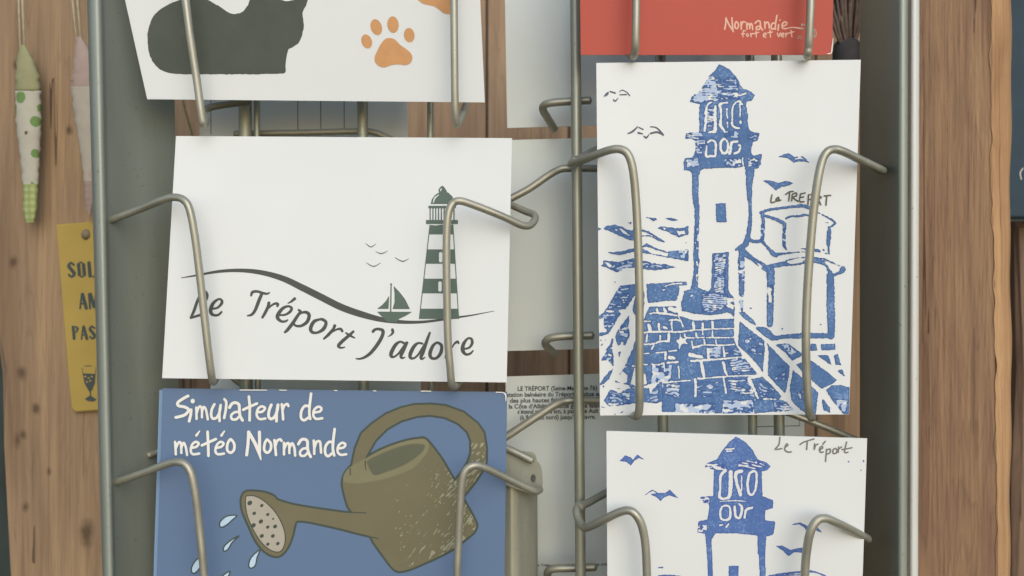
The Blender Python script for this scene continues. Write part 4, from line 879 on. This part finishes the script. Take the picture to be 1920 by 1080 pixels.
# --- lower lighthouse print
l2 = Card([(1137, 808), (1626, 822), (1612, 1250), (1140, 1250)], .004, .010, 'white postcard with the cleaner blue lighthouse print, lowest in the right column', GC, M_white, bow=-.0015)
Q7, Q8, QI = (960, 810, 4), (1440, 810, 4), (1100, 770, 3.556)
k = Ink(1138, 815, 1624, 1250, .9); P, St = k.poly, k.stroke
P([(995, 172), (1060, 210), (1110, 265), (1140, 325), (1200, 345), (1227, 370), (1200, 400), (1165, 405), (1000, 405), (870, 395), (800, 388), (787, 375), (800, 350), (870, 325), (900, 270), (950, 210)], QI)
P([(1339, 878), (1428, 880), (1430, 930), (1450, 938), (1449, 953), (1435, 957), (1434, 975), (1454, 978), (1450, 1002), (1437, 1006), (1435, 1040), (1421, 1040), (1420, 1004), (1380, 1000), (1342, 1000), (1334, 1012), (1335, 1040), (1326, 1040), (1322, 1001), (1308, 998), (1309, 978), (1326, 974), (1330, 950), (1328, 944), (1312, 942), (1312, 932), (1337, 930)])
St([(1330, 1030, 10), (1332, 1080, 9), (1333, 1180, 9)]); St([(1428, 1030, 13), (1430, 1080, 11), (1430, 1180, 10)])
for p in ([(1600, 290, 24), (1565, 330, 20), (1563, 420, 16), (1558, 490, 22), (1600, 502, 14)], [(1640, 300, 30), (1640, 400, 30), (1628, 485, 26), (1585, 502, 14)], [(1725, 292, 22), (1680, 310, 28), (1685, 380, 22), (1715, 470, 26)], [(1722, 330, 10), (1722, 440, 12)], [(1590, 552, 16), (1632, 565, 16), (1632, 648, 18), (1575, 655, 16), (1562, 600, 16), (1575, 560, 14)], [(1670, 560, 20), (1678, 630, 20), (1710, 640, 18), (1725, 570, 20), (1705, 540, 14)], [(1745, 640, 18), (1757, 585, 18), (1800, 567, 16)], [(1560, 700, 12), (1580, 695, 12)], [(1605, 715, 12), (1625, 690, 10)], [(1560, 522, 6), (1660, 514, 8), (1770, 522, 5)], [(1600, 130, 10), (1665, 125, 14)], [(1610, 145, 8), (1650, 143, 8)], [(1700, 255, 8), (1780, 250, 5)], [(1760, 215, 6), (1840, 235, 5)], [(1470, 250, 14), (1530, 245, 12)]): St(p, Q7, sub=True)
St([(1830, 300, 18), (1785, 310, 20), (1768, 380, 20), (1778, 460, 20), (1808, 465, 16), (1832, 400, 18)], Q7, sub=True, closed=True)
k.speck([(1405, 490), (1480, 490), (1480, 530), (1405, 530)], Q7, 5, 4, .45, 91); k.speck([(1396, 700), (1460, 700), (1460, 750), (1396, 750)], Q7, 4, 4, .55, 92); k.speck([(1450, 235), (1600, 250), (1600, 285), (1450, 280)], Q7, 8, 3, .5, 93); k.hatch([(1700, 230), (1900, 220), (1880, 280), (1700, 280)], Q7, 6, .35, .25, 1.5, 94, .5)
P([(1625, 1005), (1698, 1003), (1700, 1300), (1622, 1300)], Q7)
P([(805, 215), (850, 175), (890, 190), (905, 210), (940, 170), (1000, 210), (950, 195), (920, 215), (890, 252), (860, 225)], Q7); P([(980, 480), (1055, 430), (1090, 455), (1150, 455), (1185, 432), (1245, 495), (1180, 475), (1140, 490), (1115, 520), (1080, 485), (1030, 465)], Q7); P([(1000, 474), (1055, 440), (1085, 460), (1040, 466)], Q7, sub=True)
P([(170, 695), (240, 677), (290, 700), (370, 710), (405, 755), (350, 735), (290, 750), (270, 715), (240, 695)], Q8); P([(60, 855), (110, 852), (170, 885), (230, 868), (262, 870), (262, 905), (200, 900), (155, 932), (110, 890)], Q8)
St([(10, 1080, 12), (130, 1062, 16), (250, 1050, 18), (310, 1045, 20), (370, 1055, 10), (430, 1082, 12)], Q8); St([(60, 1080, 8), (200, 1072, 10), (300, 1070, 8)], Q8)
for p in ([(1100, 1018, 10), (1130, 1016, 10)], [(1100, 1078, 12), (1190, 1076, 12), (1260, 1084, 12)]): St(p, Q7)
k.ell(717, 218, 7, 9, Q8).ell(605, 222, 8, 5, Q8, .4).ell(697, 287, 4, 5, Q8)
k.rough(.6, 3.2, 12); k.clip([(1138, 809), (1625, 823), (1613, 1248), (1141, 1248)])
l2.ink(k, M_rim2, 'lighthouse_print', label='clean blue lighthouse print with birds')
k.F -= 1.4; k.rough(.6, 2.4, 16); l2.ink(k, M_lino2, 'ink_film', label='paler ink inside the print')
k = Ink(1448, 815, 1602, 870, .5)
for p in ([(90, 40), (82, 95), (55, 130), (105, 124)], [(125, 118), (150, 98), (138, 90), (125, 130), (150, 150), (175, 148)], [(240, 95), (270, 75), (345, 52)], [(295, 75), (290, 132)], [(350, 88), (348, 130), (356, 102), (375, 90)], [(385, 135), (410, 120), (405, 107), (388, 122), (393, 150), (415, 150)], [(430, 70), (412, 92)], [(440, 130), (432, 220)], [(440, 136), (465, 127), (466, 155), (442, 166)], [(505, 122), (488, 135), (490, 160), (512, 158), (518, 135), (505, 122)], [(530, 112), (527, 152)], [(530, 128), (552, 112)], [(590, 75), (575, 150), (600, 152)], [(556, 132), (630, 118)]): k.stroke(p, Q8, w=11, n=4)
l2.ink(k, M_pencil, 'lettering', label='pencil handwriting reading Le Tréport')

# ------------------------------------------------------------------ hanging things on the left board
def fish(name, label, ctr, mats, cords, Y, splits):
    """stuffed cloth fish: centre line and half widths in the photo, cut into head, body and tail"""
    f = thing(name, label, 'cloth fish', un(ctr[-1][0], ctr[-1][1], Y), 'cloth fish hung on the left board')
    C = catmull(ctr, 10); C[:, 2] = np.maximum(C[:, 2], 1.0)
    def ring(c, s=18):
        return [un(c[0]+c[2]*math.cos(a)*(1+.04*math.sin(c[1]*.23+2*a)+.035*math.sin(c[1]*.41-3*a)+.012*math.sin(c[1]*.7+a)), c[1], Y-.62*c[2]*math.sin(a)*(Y-CAMY)/FPX) for a in np.linspace(0, 2*math.pi, s+1)[:-1]]
    names = ('head', 'body', 'tail')
    for q in range(3):
        sel = [c for c in C if splits[q]-.1 <= c[1] <= splits[q+1]+.1]
        lo, hi = splits[q], splits[q+1]
        ys = np.unique(np.concatenate([[lo], [c[1] for c in sel], [hi]])); ys = ys[(ys >= lo) & (ys <= hi)]
        o = np.argsort(C[:, 1]); rows = [(np.interp(y, C[o, 1], C[o, 0]), y, np.interp(y, C[o, 1], C[o, 2])*(1.03 if q == 1 and y in (lo, hi) else 1)) for y in ys]
        V = []; F = []; s = 18
        for r in rows: V += ring(r)
        for j in range(len(rows)-1):
            for i in range(s): F.append((j*s+i, j*s+(i+1) % s, (j+1)*s+(i+1) % s, (j+1)*s+i))
        F += [tuple(range(s))[::-1], tuple(range((len(rows)-1)*s, len(rows)*s))]
        mesh_obj(names[q], V, F, mats[q], f, smooth=True)
    for c in cords:
        V, F = tube([un(x, y, Y) for x, y in c], .0006, 8); mesh_obj('hanging_cord', V, F, M_cord, f, smooth=True)
    return f
M_cord = mat_plain('cord', (182, 172, 146), .15, 400, .8)
def cloth(name, c, prints=None, scale=55, thr=.17, check=None):
    m = NT(name); a = alb(c); v = m.coord()
    col = m.ramp(m.noise(v, 90, 4), [(.3, scl(a, .9)), (.7, scl(a, 1.06))])
    if prints:
        for i, (pc, sc, th) in enumerate(prints):
            vo = m.n('ShaderNodeTexVoronoi'); vo.inputs['Scale'].default_value = sc
            m.l(m.coord((1, .3, 1), (i*3.3, 0, i*1.7)), vo.inputs['Vector'])
            d = m.math('ADD', vo.outputs['Distance'], m.math('MULTIPLY', m.math('SUBTRACT', m.noise(v, 260, 2), .5), .18))
            col = m.mix(m.math('LESS_THAN', d, th), col, alb(pc))
    if check:
        sx = m.n('ShaderNodeSeparateXYZ'); m.l(m.coord(), sx.inputs[0])
        for ax in (0, 2):
            g = m.math('LESS_THAN', m.math('FRACT', m.math('MULTIPLY', m.math('ADD', sx.outputs[ax], 5), 260)), .5)
            col = m.mix(m.math('MULTIPLY', g, .5), col, alb(check))
    m.bump(m.noise(v, 1500, 3), .25, .0004)
    return m.fin(.9, 0, .15, col)
Yf = Yl-.012
fish('cloth_fish', 'cloth fish with green head and white clover print body, hung on cords',
     [(42, 84, 4), (46, 105, 13), (51, 140, 22), (52.5, 170, 24), (54, 230, 24), (56, 290, 19), (57, 330, 16), (57, 365, 14), (56, 395, 13), (56, 416, 8)],
     (cloth('green_cloth', (150, 149, 112)), cloth('clover_cloth', (182, 178, 161), [((112, 140, 84), 105, .36), ((112, 84, 80), 120, .13)]), cloth('check_cloth', (176, 182, 128), check=(128, 146, 84))),
     [[(33, -120), (35, 0), (38, 90)], [(40, -120), (42, 0), (46, 90)]], Yf, (84, 170, 345, 417))
fish('cloth_fish', 'cloth fish with mauve pink head, half hidden by the rack’s left edge',
     [(148, 69, 4), (155, 100, 16), (160, 135, 24), (161, 165, 28), (164, 230, 23), (167, 290, 16), (168, 335, 11), (168, 370, 9), (167, 402, 3)],
     (cloth('mauve_cloth', (170, 150, 138)), cloth('pale_cloth', (178, 170, 154), [((176, 156, 144), 50, .3)]), cloth('stripe_cloth', (168, 148, 138), check=(152, 134, 124))),
     [[(134, -120), (136, 0), (144, 75)], [(142, -120), (145, 0), (152, 75)]], Yf, (69, 162, 340, 403))

tg = [(105, 421), (226, 411), (232, 480), (256, 756), (250, 766), (140, 773), (134, 766), (127, 700)]
yt = Yl-.004
M_tag = mat_plain('yellow_wood', (172, 148, 78), .06, 40, .7)
M_stencil = mat_plain('stencil_ink', (70, 80, 76), .1, 200, .7)
tag = slab('hanging_tag', tg, yt, .003, M_tag, .0006, label='yellow tag stencilled with dark words and a drinking glass', category='tag')
k = Ink(110, 425, 262, 770, .6)
def glyph(ch, x, y, w, h):
    """stencil letters: heavy stems with hairline breaks"""
    s = w*.42; sk = lambda px_, py_: (px_+(py_-505)*.085, py_-(px_-150)*.02)
    def bar(a, b, c, d, ww): k.stroke([(*sk(a, b), ww), (*sk(c, d), ww)])
    X, Y_ = x+s/2, y
    if ch == 'S': k.stroke([(*sk(x+w*.82, y+h*.2), s*.7), (*sk(x+w*.5, y+h*.08), s*.6), (*sk(x+w*.22, y+h*.27), s), (*sk(x+w*.5, y+h*.5), s), (*sk(x+w*.78, y+h*.74), s), (*sk(x+w*.45, y+h*.93), s*.6), (*sk(x+w*.15, y+h*.8), s*.7)])
    if ch == 'O': bar(X, y+h*.2, X, y+h*.8, s); bar(x+w-s/2, y+h*.2, x+w-s/2, y+h*.8, s); bar(x+w*.38, y+h*.07, x+w*.45, y+h*.07, s*.5); bar(x+w*.38, y+h*.93, x+w*.62, y+h*.93, s*.5); bar(x+w*.55, y+h*.07, x+w*.62, y+h*.07, s*.5)
    if ch == 'L': bar(X+1, y+s/2, X+1, y+h-s/2, s); bar(x+w*.62, y+h*.93, x+w*.85, y+h*.93, s*.5); bar(x+w*.88, y+h*.75, x+w*.88, y+h*.93, s*.5)
    if ch == 'E': bar(X+1, y+s/2, X+1, y+h-s/2, s); [bar(x+w*.6, y+h*q, x+w*.88, y+h*q, s*.5) for q in (.08, .5, .93)]
    if ch == 'I': bar(x+w*.5, y+s/2, x+w*.5, y+h-s/2, s)
    if ch == 'A': bar(x+w*.45, y+h*.1, x+w*.12, y+h*.95, s*.5); bar(x+w*.55, y+h*.1, x+w*.85, y+h*.93, s); bar(x+w*.35, y+h*.66, x+w*.55, y+h*.66, s*.4)
    if ch == 'M': bar(x+w*.1, y+h*.08, x+w*.1, y+h*.95, s*.5); bar(x+w*.25, y+h*.1, x+w*.5, y+h*.85, s*.8); bar(x+w*.78, y+h*.1, x+w*.55, y+h*.85, s*.4); bar(x+w*.9, y+h*.08, x+w*.9, y+h*.95, s*.9)
    if ch == 'P': bar(X+1, y+s/2, X+1, y+h-s/2, s); k.stroke([(*sk(x+w*.6, y+h*.07), s*.5), (*sk(x+w*.88, y+h*.22), s*.8), (*sk(x+w*.62, y+h*.48), s*.5)])
    if ch == 'T': bar(x+w*.5, y+h*.12, x+w*.5, y+h-s/2, s); bar(x+w*.02, y+h*.07, x+w*.3, y+h*.07, s*.5); bar(x+w*.7, y+h*.07, x+w*.98, y+h*.07, s*.5)
def word(t, x, y, w, h):
    for ch in t: ww = w*(.6 if ch == 'I' else 1.2 if ch == 'M' else 1); glyph(ch, x, y, ww*.88, h); x += ww*1.04
word('SOLEIL', 126, 490, 18, 31); word('AMIS', 142, 549, 18, 31); word('PASTIS', 124, 610, 15.5, 27)
k.stroke([(159, 686, 1.6), (171, 686, 1.6)]).stroke([(154, 690, 1.2), (156, 704, 1.2)]).stroke([(180, 690, 1.2), (178, 704, 1.2)])
k.poly([(155, 700), (179, 701), (178, 718), (173, 731), (169, 736), (165, 731), (158, 718)]).stroke([(169, 734, 3), (170, 744, 2)]).poly([(159, 748), (169, 741), (181, 749), (176, 753), (164, 752)])
for x, y in ((160, 706), (166, 709), (172, 706), (169, 714), (163, 716)): k.ell(x, y, 2.2, 1.6, sub=True)
Vt, Ft = k.mesh(); mesh_obj('stencil_print', [un(x, y, yt-.0002) for x, y in Vt], Ft, M_stencil, tag, label='dark stencilled lettering and glass')
V, F = tube([un(163, 440, yt-.0002), un(163, 440, yt+.0006)], .0031, 20); mesh_obj('hole_disc', V, F, mat_plain('hole_colour', (128, 116, 92), .1, 200, .5), tag, smooth=True)  # flat disc, the open hole's darkness put into its colour

# dark fibrous tuft and a stalk glimpsed behind the rack
M_fib = mat_plain('fibre', (104, 90, 80), .25, 300, .9)
tf = thing('bristle_tuft', 'dark brown tuft of stiff fibres behind the red postcard’s right edge', 'brush', un(1590, 104, .13))
V0 = []; F0 = []
for i in range(46):
    t = (i/45-.5)*2; sp = t*1.0+random.uniform(-.1, .1)
    pts = [un(1590+t*12, 86, .13+.006*random.random()), un(1588+sp*26, 40+random.uniform(-6, 6), .128+.01*random.random()), un(1584+sp*44, -60+random.uniform(-10, 10), .128+.014*random.random()), un(1580+sp*52, -150+random.uniform(-20, 20), .13)]
    V, F = tube(catmull(pts, 4), .0007+.0005*random.random(), 6); o = len(V0); V0 += V; F0 += [tuple(j+o for j in f) for f in F]
mesh_obj('bristles', V0, F0, M_fib, tf, smooth=True)
V, F = tube([un(1588, y, .135) for y in (78, 84, 96, 112, 150)], [.0062, .0075, .008, .008, .007], 20)
mesh_obj('binding', V, F, mat_plain('dark_binding', (70, 68, 68), .1, 200, .8), tf, smooth=True)
V, F = tube(catmull([un(338, 150, .1), un(343, 190, .1), un(351, 220, .1), un(358, 245, .1), un(372, 300, .1)], 6), .0006, 8)
mesh_obj('straw_stalk', V, F, mat_plain('straw', (168, 158, 112), .1, 200, .8), base=un(372, 300, .1), smooth=True, label='thin pale stalk hanging in the gap below the cat postcard', category='stalk')
